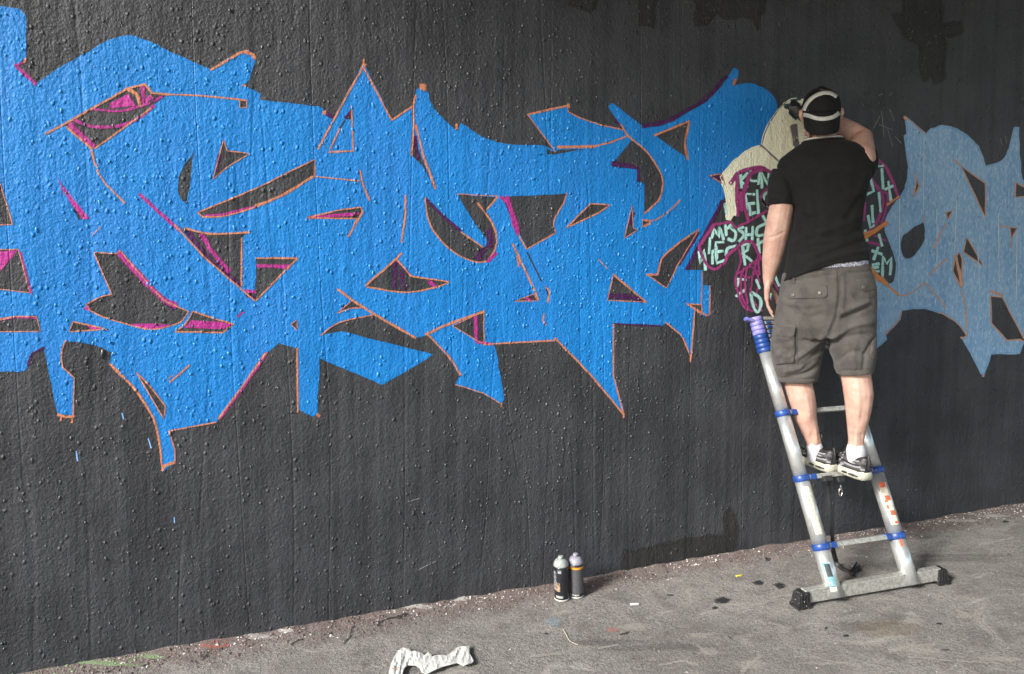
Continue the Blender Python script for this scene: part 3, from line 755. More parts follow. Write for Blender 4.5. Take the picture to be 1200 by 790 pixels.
def cyl(bm, a, b, r, n=28, mat=0, bev=0.0):
    t = (b - a).normalized()
    pts = [(a, r)] if not bev else [(a, r - bev), (a + t * bev, r), (b - t * bev, r), (b, r - bev)]
    if not bev: pts.append((b, r))
    u, v = frame(t, LN)
    add_loft(bm, [[p + u * (q * math.cos(2 * math.pi * k / n)) + v * (q * math.sin(2 * math.pi * k / n)) for k in range(n)] for p, q in pts], mat=mat)
def shade(o, ang=.6):
    for p in o.data.polygons: p.use_smooth = len(p.vertices) == 4
    return o
tubes = {}
for side, base in (('l', FL), ('r', FR)):
    t0 = 0.0
    for i in range(4):
        bm = bmesh.new(); cyl(bm, base + AX * (t0 if i else -.006), base + AX * COL[i], RAD[i])
        o = shade(part('tube', bm, M_alu, ladder)); tubes[side, i] = o
        t0 = COL[i]
    for i in range(3):
        bm = bmesh.new(); cyl(bm, base + AX * (COL[i] - .012), base + AX * (COL[i] + .016), RAD[i] + .0035, bev=.002)
        add_box(bm, base + AX * COL[i] + LN * (RAD[i] + .004), .03, .006, .018, (LX, LN, AX), .0015)
        shade(part('collar', bm, M_bluep, ladder))
    pitch_ = (t_at(372) - COL[3]) / 8
    for k in range(8):
        r = .036 - .0006 * k
        bm = bmesh.new(); cyl(bm, base + AX * (COL[3] + pitch_ * k), base + AX * (COL[3] + pitch_ * (k + .96)), r, bev=.0022)
        if k == 7:
            s_ = -1 if side == 'l' else 1
            add_box(bm, base + AX * (COL[3] + pitch_ * 7.3) + LX * (s_ * .045) + LN * .01, .045, .03, .016, (LX * .94 - AX * (s_ * -.34) * 1.0, LN, AX), .004)
        shade(part('collar', bm, M_lilac if k > 3 else M_bluep, ladder))
for i in range(3):
    a = FL + AX * (COL[i] + .003); bm = bmesh.new()
    add_box(bm, a + LX * (LW / 2), LW - 2 * RAD[i] + .006, .042, .022, (LX, LN, AX), .003)
    r_ = part('rung', bm, M_alu_d, ladder)
    for s_ in (RAD[i] + .02, LW - RAD[i] - .02):
        bm = bmesh.new(); add_box(bm, a + LX * s_, .034, .046, .0255, (LX, LN, AX), .003)
        sub('rung_bracket', bm, M_bluep, r_)
        r_.children[-1].matrix_parent_inverse = Matrix.Identity(4) if False else r_.children[-1].matrix_parent_inverse
for k in range(8):
    a = FL + AX * (COL[3] + pitch_ * (k + .5)); bm = bmesh.new()
    add_box(bm, a + LX * (LW / 2), LW - .066, .04, pitch_ * .74, (LX, LN, AX), .0015)
    r_ = part('rung', bm, M_alu_d, ladder)
    if k < 7:
        for s_ in (.05, LW - .05):
            bm = bmesh.new(); add_box(bm, a + LX * s_ + LN * .021, .026, .01, pitch_ * .5, (LX, LN, AX), .002); sub('lock_button', bm, M_bluep, r_)
# stabiliser bar across the foot, behind the tubes
EL = on_ground(941, 711, 0); ER = on_ground(1102, 685, 0)
bd = (FR - FL).normalized(); up = Vector((0, 0, 1)); bn_ = bd.cross(up).normalized()
if bn_.y > 0: bn_ = -bn_
mid_ = (FL + FR) / 2
bl = (EL - mid_).dot(bd); br = (ER - mid_).dot(bd)
barc = mid_ - bn_ * .012; barc.z = .046 + (FL.z - .03)
bm = bmesh.new(); add_box(bm, barc + bd * ((bl + br) / 2), br - bl, .034, .058, (bd, bn_, up), .003)
bar = part('stabiliser_bar', bm, M_alu_d, ladder)
for s_, e in ((-1, bl), (1, br)):
    bm = bmesh.new()
    c = barc + bd * (e + s_ * .012); c.z -= .046
    rings = []
    for z, w, dpt in ((0, .066, .062), (.012, .066, .062), (.014, .060, .056), (.064, .048, .05), (.070, .042, .044)):
        rings.append([c + bd * (w / 2 * x_ + (s_ * (.033 - w / 2) * -.6)) + bn_ * (dpt / 2 * y_) + up * z for x_, y_ in ((-1, -1), (1, -1), (1, 1), (-1, 1))])
    add_loft(bm, rings)
    ft = part('rubber_foot', bm, M_rubs, ladder)
    bm = bmesh.new()
    for k in range(3): add_box(bm, c + bd * (-.014 + .014 * k) + bn_ * .027 + up * .042, .005, .006, .045, (bd, bn_, up), .001)
    sub('foot_rib', bm, M_rubs, ft)
def wrap(base, i, t0, t1, a0, a1, m, name, root, lift=.0007, nu=8, nv=8):
    """flat print wrapped on a tube; angles from the room-facing side, degrees"""
    bm = bmesh.new(); g = []
    for j in range(nv + 1):
        t = t0 + (t1 - t0) * j / nv
        row = []
        for k in range(nu + 1):
            a = rad(a0 + (a1 - a0) * k / nu); q = RAD[i] + lift
            row.append(bm.verts.new(base + AX * t + LN * (q * math.cos(a)) + LX * (q * math.sin(a))))
        g.append(row)
    for a, b in zip(g, g[1:]):
        for k in range(nu): bm.faces.new((a[k], b[k], b[k + 1], a[k + 1]))
    bmesh.ops.recalc_face_normals(bm, faces=bm.faces[:])
    o = obj(name, bm, m, None, True); o.parent = root
    return o
tl = tubes['l', 1]; tr = tubes['r', 1]
wrap(FL, 1, t_at(626), t_at(570), -48, 4, M_stick, 'sticker', tl)
wrap(FL, 1, t_at(574), t_at(570), -44, -28, M_yel, 'sticker', tl, .0012, 4, 3)
s2 = wrap(FR, 1, t_at(627), t_at(576), -52, 8, M_stick2, 'sticker', tr)
for a, b, c0, c1 in ((582, 576, -48, -2), (598, 592, -36, 4), (600, 597, -46, -24), (616, 610, -30, 6), (626, 623, -20, 6), (608, 603, -44, -28)):
    wrap(FR, 1, t_at(a), t_at(b), c0, c1, M_red, 'printed_mark', tr, .0013, 6, 3)
t0_ = tubes['l', 0]
wrap(FL, 0, t_at(675), t_at(660), -50, -12, M_smear, 'paint_smear', t0_, .0013)
wrap(FL, 0, t_at(686), t_at(658), -66, -6, M_smear2, 'paint_smear', t0_, .0007)
wrap(FL, 0, t_at(692), t_at(687), -56, -10, M_yel, 'paint_smear', t0_, .0006)
wrap(FR, 0, t_at(653), t_at(644), -30, -12, M_red, 'paint_smear', tubes['r', 0], .0006, 5, 5)
# webbing strap hanging from the standing rung and trailing on the ground
def lad(px, py, off):            # point off metres in front of the ladder plane
    r = ray(px, py); o = FL + LN * off
    return EYEP + r * ((o - EYEP).dot(LN) / r.dot(LN))
strap = empty('webbing_strap', lad(976, 600, -.05)); tag(strap, 'black webbing strap hanging from the ladder rung to the ground', 'strap')
bm = bmesh.new()
P = [lad(971, 560, .0), lad(972, 580, -.05), lad(974, 610, -.06), lad(976, 636, -.05), lad(977, 648, -.05)]
g1 = on_ground(982, 662, .012); g2 = on_ground(990, 668, .01); g3 = on_ground(999, 670, .012); g4 = on_ground(1006, 666, .02)
P = catmull(P + [on_ground(979, 655, .05), g1, g2, g3, g4], 6)
add_tube(bm, P, [.0105] * len(P), 8, ref=LX, flat=.22)
part('webbing', bm, M_rub, strap, True)
bm = bmesh.new()
for q in ((998, 669, 1004, 660), (1002, 670, 1007, 663), (996, 671, 1001, 674)):
    add_tube(bm, [on_ground(q[0], q[1], .012), on_ground((q[0] + q[2]) / 2, (q[1] + q[3]) / 2, .022), on_ground(q[2], q[3], .014)], [.0085, .009, .007], 8, flat=.4)
part('strap_tangle', bm, M_rub, strap, True)
for bx_, by_, bo_, bw_ in ((969, 561, .02, .05), (984, 562, .012, .035)):
    bm = bmesh.new(); add_box(bm, lad(bx_, by_, bo_), bw_, .026, .026, (LX, LN, AX), .004)
    part('buckle', bm, M_rub, strap)
M_steel = plain('steel', (.6, .6, .6), .3, metal=1)
bm = bmesh.new()
c = lad(985, 577, .0)
ring = [c + LX * (.009 * math.cos(a)) + Vector((0, 0, .019 * math.sin(a))) for a in [2 * math.pi * k / 14 for k in range(15)]]
add_tube(bm, ring, .0028, 6, round_ends=False); add_box(bm, c + Vector((0, 0, .024)), .008, .006, .02, None, .002)
part('snap_hook', bm, M_steel, strap, True)

# ------------------------------------------------------------------ spray cans
def lathe(bm, base, prof, n=28, mat=0, axis=None):
    t = (axis or Vector((0, 0, 1))).normalized(); u, v = frame(t)
    add_loft(bm, [[base + t * z + u * (r * math.cos(2 * math.pi * k / n)) + v * (r * math.sin(2 * math.pi * k / n)) for k in range(n)] for r, z in prof], mat=mat)
M_canblk = plain('gloss_black_can', (.012, .013, .018), .25, spec=.6)
M_cangry = plain('grey_can_print', (.075, .075, .08), .45, c2=(.05, .05, .054), scale=120)
M_capw = plain('pale_can_cap', (.30, .33, .31), .45, var=.3, scale=90); M_capl = plain('lilac_grey_can_cap', (.26, .255, .30), .45, var=.3, scale=90)
M_rim = plain('white_can_rim', (.48, .48, .45), .4); M_org = plain('orange_can_ring', (.60, .25, .03), .5)
M_label = plain('worn_can_label', (.30, .30, .30), .5, c2=(.05, .06, .08), scale=85, lo=.42, hi=.55); M_tan = plain('tan_can_label', (.32, .21, .13), .5, c2=(.06, .05, .05), scale=110, lo=.45, hi=.58)
M_spec = plain('can_small_print', (.45, .45, .44), .5, c2=(.10, .10, .10), scale=260, lo=.45, hi=.55)
def spray_can(label, base, axis, body, cap, extra):
    root = empty('spray_can', base); tag(root, label, 'spray can', 'spray cans')
    bm = bmesh.new(); lathe(bm, base, [(.0325, .006), (.0327, .008), (.0327, .148), (.0315, .152)], axis=axis); bo = shade(part('body', bm, body, root))
    bm = bmesh.new(); lathe(bm, base, [(.030, 0), (.0335, .001), (.0338, .004), (.0325, .007)], axis=axis); shade(part('base_rim', bm, M_rim, root))
    bm = bmesh.new(); lathe(bm, base, [(.0315, .1515), (.0333, .153), (.0333, .158), (.0315, .166), (.027, .175), (.020, .181), (.0135, .184)], axis=axis); cp_ = shade(part('cap', bm, cap, root))
    bm = bmesh.new(); lathe(bm, base, [(.0130, .183), (.0125, .192), (.0105, .195), (.006, .196)], 18, axis=axis)
    nz = shade(sub('nozzle', bm, cap, cp_))
    bm = bmesh.new(); lathe(bm, base + Vector((-.003, -.0105, .188)), [(.003, 0), (.003, .004), (.001, .005)], 10); sub('nozzle_insert', bm, M_rub, cp_)
    def band(name, z0, z1, a0, a1, m, lift=.0005, n=16):
        t = axis.normalized(); b2 = bmesh.new()
        f0 = (-MF).normalized(); f0 = (f0 - t * f0.dot(t)).normalized(); s0 = t.cross(f0)
        rows = []
        for z in (z0, z1):
            rows.append([b2.verts.new(base + t * z + f0 * ((.0327 + lift) * math.cos(rad(a0 + (a1 - a0) * k / n))) + s0 * ((.0327 + lift) * math.sin(rad(a0 + (a1 - a0) * k / n)))) for k in range(n + 1)])
        for k in range(n): b2.faces.new((rows[0][k], rows[0][k + 1], rows[1][k + 1], rows[1][k]))
        bmesh.ops.recalc_face_normals(b2, faces=b2.faces[:])
        sub(name, b2, m, bo, True)
    for e in extra: band(*e)
    return root
b1 = on_ground(658.5, 701); b1.z = ground_h(b1.x, b1.y) + .001
b2_ = on_ground(675.5, 697.5); b2_.z = ground_h(b2_.x, b2_.y) + .001
spray_can('gloss black spray can with pale cap and worn label against the wall', b1, Vector((-.03, .01, 1)), M_canblk, M_capw,
  [('label_print', .05, .135, -62, -22, M_label), ('label_print', .045, .085, -34, 8, M_tan, .0009), ('label_print', .015, .026, -30, 30, M_spec, .0007), ('label_print', .128, .143, -10, 22, M_label, .0009)])
spray_can('grey spray can with orange ring under its lilac grey cap', b2_, Vector((-.02, .01, 1)), M_canblk, M_capl,
  [('colour_ring', .132, .143, -180, 180, M_org, .0006, 40), ('label_print', .022, .130, -180, 180, M_cangry, .0005, 40), ('label_print', .012, .020, -40, 40, M_spec, .0006), ('label_print', .145, .149, -60, -10, M_spec, .0006)])

# ------------------------------------------------------------------ crumpled paper and small litter
OUT = "456,787 458,779 462,770 466,763 472,759 480,760 482,763.5 485,762.5 494,765 497,768 500,766 501.5,764 505,766.5 506,770 510,768 524,768.5 536,758.5 543,757.5 550,757 550,766 555,774.5 553,777 543,780.5 536,777 520,781 506,787 500,790 494,788 492,783 487,780 478,779.5 474,783 471.5,790 470,796 455,794"
op = curve(OUT, True); V2 = [p for p in op]; E2 = [(i, (i + 1) % len(op)) for i in range(len(op))]
for i in range(450, 560, 2):
    for j in range(754, 798, 2):
        p = Vector((i + random.uniform(-.6, .6), j + random.uniform(-.6, .6)))
        if inside(p, op): V2.append(p)
v, e, f, *_ = delaunay_2d_cdt(V2, E2, [], 0, 1e-4)
bm = bmesh.new()
def paper_h(p):
    a = 1 - 2 * abs(noise.noise(Vector((p.x * .16 + p.y * .05, p.y * .05, 2)))); b = noise.noise(Vector((p.x * .42 + p.y * .1, p.y * .11, 7)))
    dmin = min((p - q).length for q in op)
    return .004 + (.006 * a + .0018 * b) * min(1, .3 + dmin / 5)
bv = []
for p in v:
    hh = max(.003, paper_h(p)) + .012; q = on_ground(p.x, p.y, hh); bv.append(bm.verts.new(q))
for t in f:
    c = sum((v[i] for i in t), Vector((0, 0))) / len(t)
    if inside(c, op): bm.faces.new([bv[i] for i in t])
bmesh.ops.recalc_face_normals(bm, faces=bm.faces[:])
bmesh.ops.delete(bm, geom=[x for x in bm.verts if not x.link_faces], context='VERTS')
M_paper = plain('crumpled_white_paper', (.58, .58, .54), .75, c2=(.50, .50, .465), scale=60, bump=.3, bscale=70)
paper = obj('crumpled_paper', bm, M_paper); tag(paper, 'crumpled torn white paper lying on the asphalt', 'paper')
sm = paper.modifiers.new('t', 'SOLIDIFY'); sm.thickness = .0015; sm.offset = 0
bm = bmesh.new()
for a, b in (((459, 783), (464, 784)), ((465, 783), (467.5, 782))):
    pa = on_ground(*a, .03); pb = on_ground(*b, .03); add_tube(bm, [pa, pb], .0011, 6)
sub('red_mark', bm, M_red, paper)

M_white = plain('cigarette_white', (.62, .60, .55), .8); M_tanf = plain('cigarette_filter', (.50, .30, .14), .8); M_yell = plain('yellow_plastic', (.65, .52, .05), .5); M_blk = plain('black_scrap', (.02, .02, .02), .6)
def rod(name, label, cat, a, b, r, m, group=None):
    pa, pb = on_ground(*a), on_ground(*b)
    pa.z = ground_h(pa.x, pa.y) + r; pb.z = ground_h(pb.x, pb.y) + r
    bm = bmesh.new(); add_tube(bm, [pa, pa.lerp(pb, .5), pb], [r, r * .93, r], 10); o = obj(name, bm, m, None, True); tag(o, label, cat, group); return o
rod('cigarette_end', 'small white cigarette end lying right of the two spray cans', 'cigarette end', (739.5, 709), (748, 708.4), .0045, M_white)
rod('plastic_scrap', 'tiny yellow plastic scrap on the asphalt between spray cans and ladder', 'scrap', (863, 676.4), (869, 675.4), .004, M_yell)
rod('plastic_scrap', 'flat black scrap lying between cigarette end and wall', 'scrap', (782, 697.6), (788, 697.6), .003, M_blk)
def twig(label, pts, r):
    P = []
    for p in pts:
        q = on_ground(*p); q.z = ground_h(q.x, q.y) + r; P.append(q)
    bm = bmesh.new(); P = catmull(P, 5); add_tube(bm, P, [r * (1 - .5 * i / len(P)) for i in range(len(P))], 7)
    o = obj('twig', bm, plain('dry_twig', (.40, .35, .27), .8), None, True); tag(o, label, 'twig')
twig('thin bent pale twig on the asphalt below the spray cans', [(660, 738), (664, 744), (668, 751), (677, 755)], .0022)

# ------------------------------------------------------------------ the painter
M_skin = plain('skin', (.47, .305, .24), .55, c2=(.42, .245, .19), scale=22, bump=.12, bscale=160, sss=.08, spec=.35)
M_shirt = plain('black_cotton', (.0085, .0085, .009), .88, var=.25, scale=30, bump=.25, bscale=260, sheen=.04, spec=.2)
M_short = plain('grey_brown_twill', (.080, .074, .067), .85, c2=(.056, .051, .046), scale=14, bump=.3, bscale=330, spec=.25, sheen=.1)
M_seam = plain('dark_seam', (.05, .046, .042), .85)
M_boxer = plain('patterned_waistband', (.62, .63, .68), .8, c2=(.14, .15, .28), scale=170, lo=.47, hi=.53)
M_sock = plain('white_sock', (.50, .50, .52), .85, bump=.3, bscale=300)
M_cap = plain('black_cap', (.006, .006, .006), .85, bump=.25, bscale=300, spec=.3)
M_strap = plain('grey_white_strap', (.46, .47, .44), .6, c2=(.38, .39, .36), scale=50)
M_sole = plain('cream_midsole', (.42, .41, .34), .6, c2=(.33, .32, .26), scale=60)
M_sh1 = plain('charcoal_shoe_mesh', (.055, .055, .058), .6, bump=.2, bscale=250); M_sh2 = plain('black_shoe', (.014, .014, .015), .5); M_sh3 = plain('grey_shoe_piping', (.24, .24, .25), .45)
M_hair = plain('brown_hair', (.10, .05, .03), .7); M_glove = plain('black_glove', (.015, .016, .018), .5); M_mask = plain('grey_mask', (.16, .14, .14), .5)
M_button = plain('metal_button', (.12, .115, .105), .4, metal=.4)

ZR = (FL + AX * (COL[1] + .014)).z + .004         # top of the rung he stands on
def dep(p): return (p - EYEP).dot(MF) - MAN_D
heelL = on_ground(976, 554, ZR); heelR = on_ground(1016, 563.5, ZR)
dirL = (MF * math.cos(rad(36)) - MR * math.sin(rad(36))).normalized(); dirR = (MF * math.cos(rad(36)) - MR * math.sin(rad(36))).normalized()
dL = dep(heelL + dirL * .085); dR = dep(heelR + dirR * .075)
painter = empty('person', (heelL + heelR) / 2); painter.location.z = ZR
tag(painter, 'person in black shirt, cargo shorts and backward cap standing on the ladder painting', 'person')

def ell(cl, cr, d, b, e=2.0, n=36, ymid=None):
    """horizontal ring from its left and right silhouette points (px, py), depth centre d, half depth b"""
    a = at_man(cl[0], cl[1], d); c = at_man(cr[0], cr[1], d); o = (a + c) / 2; hx = (c - a) / 2
    out = []
    for k in range(n):
        t = 2 * math.pi * k / n
        cx_ = math.copysign(abs(math.cos(t)) ** (2 / e), math.cos(t)); sy_ = math.copysign(abs(math.sin(t)) ** (2 / e), math.sin(t))
        p = o + hx * cx_ + MF * (b * sy_)
        if ymid is not None:
            z_ = at_man((cl[0] + cr[0]) / 2, ymid, d).z - o.z
            p.z += z_ * (1 - cx_ * cx_)
        out.append(p)
    return out
def limb(bm, rows, d, flat=1.0, n=16):
    """rows: (xl, xr, y, d offset)"""
    pts = [at_man((r[0] + r[1]) / 2, r[2], d + (r[3] if len(r) > 3 else 0)) for r in rows]
    add_tube(bm, pts, [(r[1] - r[0]) / 2 * PXM for r in rows], n, ref=MR, flat=flat)

def view_displace(me, creases, noise_amp=0, nscale=20):
    me.update()
    segs = []
    for path, w, amp in creases:
        P = curve(path); segs.append((P, w, amp, min(p.x for p in P) - 3 * w, max(p.x for p in P) + 3 * w, min(p.y for p in P) - 3 * w, max(p.y for p in P) + 3 * w))
    nrm = [v_.normal.copy() for v_ in me.vertices]
    for v_, n_ in zip(me.vertices, nrm):
        d_ = 0
        if noise_amp: d_ += noise_amp * noise.noise(v_.co * nscale) + noise_amp * .5 * noise.noise(v_.co * nscale * 2.3)
        if n_.dot(v_.co - EYEP) < 0:
            u, w_ = pix(v_.co); q = Vector((u, w_))
            for P, w, amp, x0, x1, y0, y1 in segs:
                if not (x0 < u < x1 and y0 < w_ < y1): continue
                best = 1e9; kb = 0
                for i in range(len(P) - 1):
                    a, b = P[i], P[i + 1]; ab = b - a; L = ab.length_squared
                    t = 0 if L < 1e-9 else max(0, min(1, (q - a).dot(ab) / L))
                    dd = (q - (a + ab * t)).length_squared
                    if dd < best: best = dd; kb = (i + t) / (len(P) - 1)
                taper = min(1, 5 * kb + .25, 5 * (1 - kb) + .25)
                d_ += 1.9 * amp * math.exp(-best / (w * w)) * taper
        v_.co += n_ * d_
    me.update()
# skin: one continuous body
DH = .0
bm = bmesh.new()
legL = [(924, 958, 350, DH - dL), (922, 956, 385, (DH - dL) * .7), (918, 953, 415, (DH - dL) * .35), (917, 951, 440, .01), (918, 953.5, 452, 0), (922, 956.5, 466, -.012), (926, 957.5, 478, -.015), (930, 958, 490, -.01), (936, 959.5, 500, -.004), (941, 961.5, 510, 0), (944.5, 963, 518, 0), (945.5, 964, 527, .002), (946, 966, 536, .006)]
legR = [(984, 1016, 350, DH - dR), (984, 1018, 385, (DH - dR) * .7), (985, 1019, 415, (DH - dR) * .35), (985, 1020, 436, .01), (987, 1022, 450, 0), (989, 1023.5, 462, -.012), (990.5, 1022, 474, -.015), (991.5, 1019.5, 487, -.01), (992.5, 1016.5, 498, -.004), (993.5, 1014, 507, 0), (994, 1012.5, 517, 0), (992.5, 1013, 527, .002), (992, 1013, 538, .006)]
limb(bm, legL, dL); limb(bm, legR, dR)
add_loft(bm, [ell((922, y), (1014, y), DH, .085) for y in (385, 350, 330)])
add_loft(bm, [ell((924, 335), (1016, 335), DH, .11), ell((934, 290), (1008, 290), DH + .02, .10), ell((936, 240), (1006, 240), DH + .03, .10), ell((926, 200), (1012, 200), DH + .04, .09), ell((944, 176), (992, 176), DH + .05, .06)])
limb(bm, [(947, 981, 180, 0), (947, 981, 168, .01), (946, 980, 158, .015), (947, 979, 145, .02)], DH + .05)
# head in its own frame: looks at the wall past the can
HC = at_man(962, 133, DH + .085)
hf = (MF * math.cos(rad(8)) - MR * math.sin(rad(8))).normalized(); hr = Vector((hf.y, -hf.x, 0)); hu = Vector((0, 0, 1))
def hp(x, y, z): return HC + hr * x + hf * y + hu * z
rings = []
for z, w, fb, ff in ((-.118, .026, -.00, .060), (-.112, .044, -.03, .084), (-.09, .058, -.062, .093), (-.06, .068, -.082, .095), (-.03, .074, -.092, .094), (0, .077, -.097, .095), (.03, .078, -.098, .094), (.06, .072, -.09, .088), (.085, .056, -.07, .07), (.102, .032, -.04, .042), (.107, .012, -.015, .02)):
    rings.append([hp(w * math.cos(t), (ff + fb) / 2 + (ff - fb) / 2 * math.sin(t), z) for t in [2 * math.pi * k / 24 for k in range(24)]])
add_loft(bm, rings)
add_tube(bm, [hp(0, .092, .012), hp(0, .103, -.012), hp(0, .114, -.034), hp(0, .100, -.042)], [.007, .010, .013, .008], 8)
add_tube(bm, [hp(-.02, .092, -.068), hp(0, .097, -.067), hp(.02, .092, -.068)], .006, 8)
add_tube(bm, [hp(-.035, .088, .020), hp(0, .093, .022), hp(.035, .088, .020)], .007, 8)
for s_ in (-1, 1):
    add_tube(bm, [hp(s_ * .079, -.002, .016), hp(s_ * .088, -.012, .012), hp(s_ * .090, -.014, -.006), hp(s_ * .084, -.004, -.026), hp(s_ * .076, .004, -.034)], [.009, .011, .010, .008, .007], 8)
# left arm hanging, hand relaxed beside the thigh
limb(bm, [(912, 934, 200, .012), (906, 930, 215, .008), (901.5, 930, 236, .0), (900.3, 930.5, 244, -.004), (897.5, 928, 258, -.01), (894.5, 924.5, 276, -.012), (893, 921, 290, -.005), (892.2, 916.5, 306, .005), (892.8, 910.5, 320, .015), (893.8, 907, 331, .02)], DH)
dh = DH + .02
def hpt(x, y, d=0): return at_man(x, y, dh + d)
for k, dd in enumerate((-.030, -.010, .010, .030)):      # palm as four ridges, the little finger towards us
    add_tube(bm, [hpt(900.3, 331, dd * .5), hpt(899, 340, dd * .9), hpt(898.6 + k * .3, 351, dd)], [.015, .0145, .0115], 10)
FING = [(-.031, (898.6, 351), (899.8, 358), (902.4, 363), (905.0, 366.5), .0078), (-.010, (899, 352), (900.6, 360), (903.6, 366.5), (906.4, 371), .0085), (.011, (899.4, 352), (901.6, 361), (905, 368), (908, 372.5), .0088), (.031, (900, 351), (903, 359), (906.6, 365), (909.4, 369), .0083)]
for dd, a, b, c, e_, r in FING:
    add_tube(bm, [hpt(*a, dd), hpt(*b, dd * 1.02), hpt(*c, dd * .95), hpt(*e_, dd * .88)], [r * 1.08, r * 1.04, r * .95, r * .78], 10)
add_tube(bm, [hpt(901, 336, .022), hpt(906, 341, .040), hpt(910, 348, .046), hpt(911, 355.5, .044)], [.014, .012, .0105, .0085], 10)
# right arm raised, elbow out to the side, forearm reaching across in front of the face
ES = at_man(1009, 186, DH + .04); EE = at_man(1010.5, 162, DH + .23); EW = at_man(957, 132, DH + .275); EH = at_man(944, 129, DH + .275)
def along(a, b, k): return a + (b - a) * k
add_tube(bm, [ES, along(ES, EE, .35), along(ES, EE, .7), EE + Vector((0, 0, .0)), along(EE, EW, .22), along(EE, EW, .5), along(EE, EW, .8), EW], [.062, .058, .052, .049, .050, .043, .033, .028], 16)
fd = (EH - EW).normalized()
add_tube(bm, [EW, along(EW, EH, .6), EH, EH + fd * .02], [.027, .033, .034, .026], 12, flat=.6)
body_me = remeshed(bm, .0042, 3)
view_displace(body_me, [("899,279 908,277s 921,271", 1.5, -.0022), ("903,262 910,271", 4, .0018), ("918,255 914,290", 4, -.0014), ("940,455 945,470s 950,492", 4.5, .0022), ("928,460 936,488", 4.5, -.0016), ("1004,448 1006,470s 1003,494", 4.5, .0022), ("1014,466 1010,495", 4, -.0016), ("956,503 957,522", 2, .0024), ("951,506 951,524", 2, -.0024), ("1004,503 1003,524", 2, .0024), ("998,506 997,524", 2, -.0024), ("1010,506 1010,524", 2, -.002), ("896,333 899,345", 1.6, .0012)], .0008, 30)
body = obj_from_mesh('body', body_me, M_skin); adopt(body, painter)
body['label'] = 'bare forearms and lower legs with one arm raised'

# ---- tools to lay creases, pockets and straps on the cloth
def bvh_of(me): return BVHTree.FromPolygons([v_.co.copy() for v_ in me.vertices], [tuple(p.vertices) for p in me.polygons])
def hit(bvh, px, py, lift):
    r = ray(px, py).normalized(); h_ = bvh.ray_cast(EYEP, r)
    if h_[0] is None: return None
    return h_[0] - r * lift * .5 + h_[1] * (lift * .5 if h_[1].dot(r) < 0 else -lift * .5)
def conform_patch(name, outline, bvh, lift, mat, parent, step=2.2, puff=0.0):
    op_ = curve(outline, True)
    V_ = list(op_); E_ = [(i, (i + 1) % len(op_)) for i in range(len(op_))]
    xs = [p.x for p in op_]; ys = [p.y for p in op_]
    x = min(xs)
    while x < max(xs):
        y = min(ys)
        while y < max(ys):
            p = Vector((x, y))
            if inside(p, op_) and min((p - q).length for q in op_) > step * .45: V_.append(p)
            y += step
        x += step
    v2, e2, f2, *_ = delaunay_2d_cdt(V_, E_, [], 0, 1e-4)
    bm = bmesh.new(); top = []
    for p in v2:
        dm = min((p - q).length for q in op_)
        q = hit(bvh, p.x, p.y, lift + puff * min(1, dm / 6) * (.6 + .8 * noise.noise(Vector((p.x * .22, p.y * .16, 4)))))
        top.append(bm.verts.new(q) if q else None)
    for t in f2:
        c = sum((v2[i] for i in t), Vector((0, 0))) / len(t)
        if inside(c, op_) and all(top[i] for i in t): bm.faces.new([top[i] for i in t])
    be = [e_ for e_ in bm.edges if len(e_.link_faces) == 1]
    r_ = bmesh.ops.extrude_edge_only(bm, edges=be)
    for g in r_['geom']:
        if isinstance(g, bmesh.types.BMVert): g.co += (g.co - EYEP).normalized() * (lift + .003)
    bmesh.ops.recalc_face_normals(bm, faces=bm.faces[:])
    bmesh.ops.delete(bm, geom=[x_ for x_ in bm.verts if not x_.link_faces], context='VERTS')
    o = obj(name, bm, mat, None, True); o.parent = parent
    return o
def conform_strip(name, path, width, bvh, lift, mat, parent):
    P = curve(path); Q = [P[0]]
    for p in P[1:]:
        if (p - Q[-1]).length > 1.0: Q.append(p)
    bm = bmesh.new(); rows = []
    for i, p in enumerate(Q):
        t = (Q[min(i + 1, len(Q) - 1)] - Q[max(i - 1, 0)]).normalized(); n_ = Vector((-t.y, t.x))
        row = []
        for s, l in ((-1, -.002), (-.9, lift), (0, lift * 1.15), (.9, lift), (1, -.002)):
            q = p + n_ * (s * width / 2); h_ = hit(bvh, q.x, q.y, l); row.append(h_)
        if all(row): rows.append([bm.verts.new(r) for r in row])
    for a, b in zip(rows, rows[1:]):
        for j in range(4): bm.faces.new((a[j], a[j + 1], b[j + 1], b[j]))
    bmesh.ops.recalc_face_normals(bm, faces=bm.faces[:])
    o = obj(name, bm, mat, None, True); o.parent = parent
    return o

# ---- t-shirt
bm = bmesh.new()
add_loft(bm, [ell((916.5, 331), (1019.5, 305), DH - .002, .148, 2.35, ymid=311), ell((918, 322), (1018.5, 299), DH, .145, 2.35, ymid=304), ell((922, 297), (1016, 288), DH + .01, .137, 2.25), ell((927.5, 270), (1010.5, 270), DH + .02, .128, 2.2), ell((929.5, 247), (1012, 247), DH + .03, .128, 2.2), ell((925, 228), (1016, 228), DH + .035, .126, 2.3),
  ell((914, 208), (1021, 206), DH + .035, .122, 2.4), ell((910, 195), (1022.5, 192), DH + .035, .112, 2.4), ell((914, 187), (1021, 182), DH + .035, .098, 2.3), ell((921, 180.5), (1016, 174), DH + .04, .086, 2.2), ell((931, 173.5), (1004, 167), DH + .045, .076, 2.0), ell((941, 167.5), (988, 163), DH + .05, .064, 2.0)], cap=True)
add_tube(bm, [at_man(921, 201, DH + .015), at_man(917.5, 215, DH + .01), at_man(915.8, 230, DH + .005), at_man(915.4, 241.5, DH - .002)], [.064, .067, .067, .0665], 20, ref=MR, flat=1.0, round_ends=False)
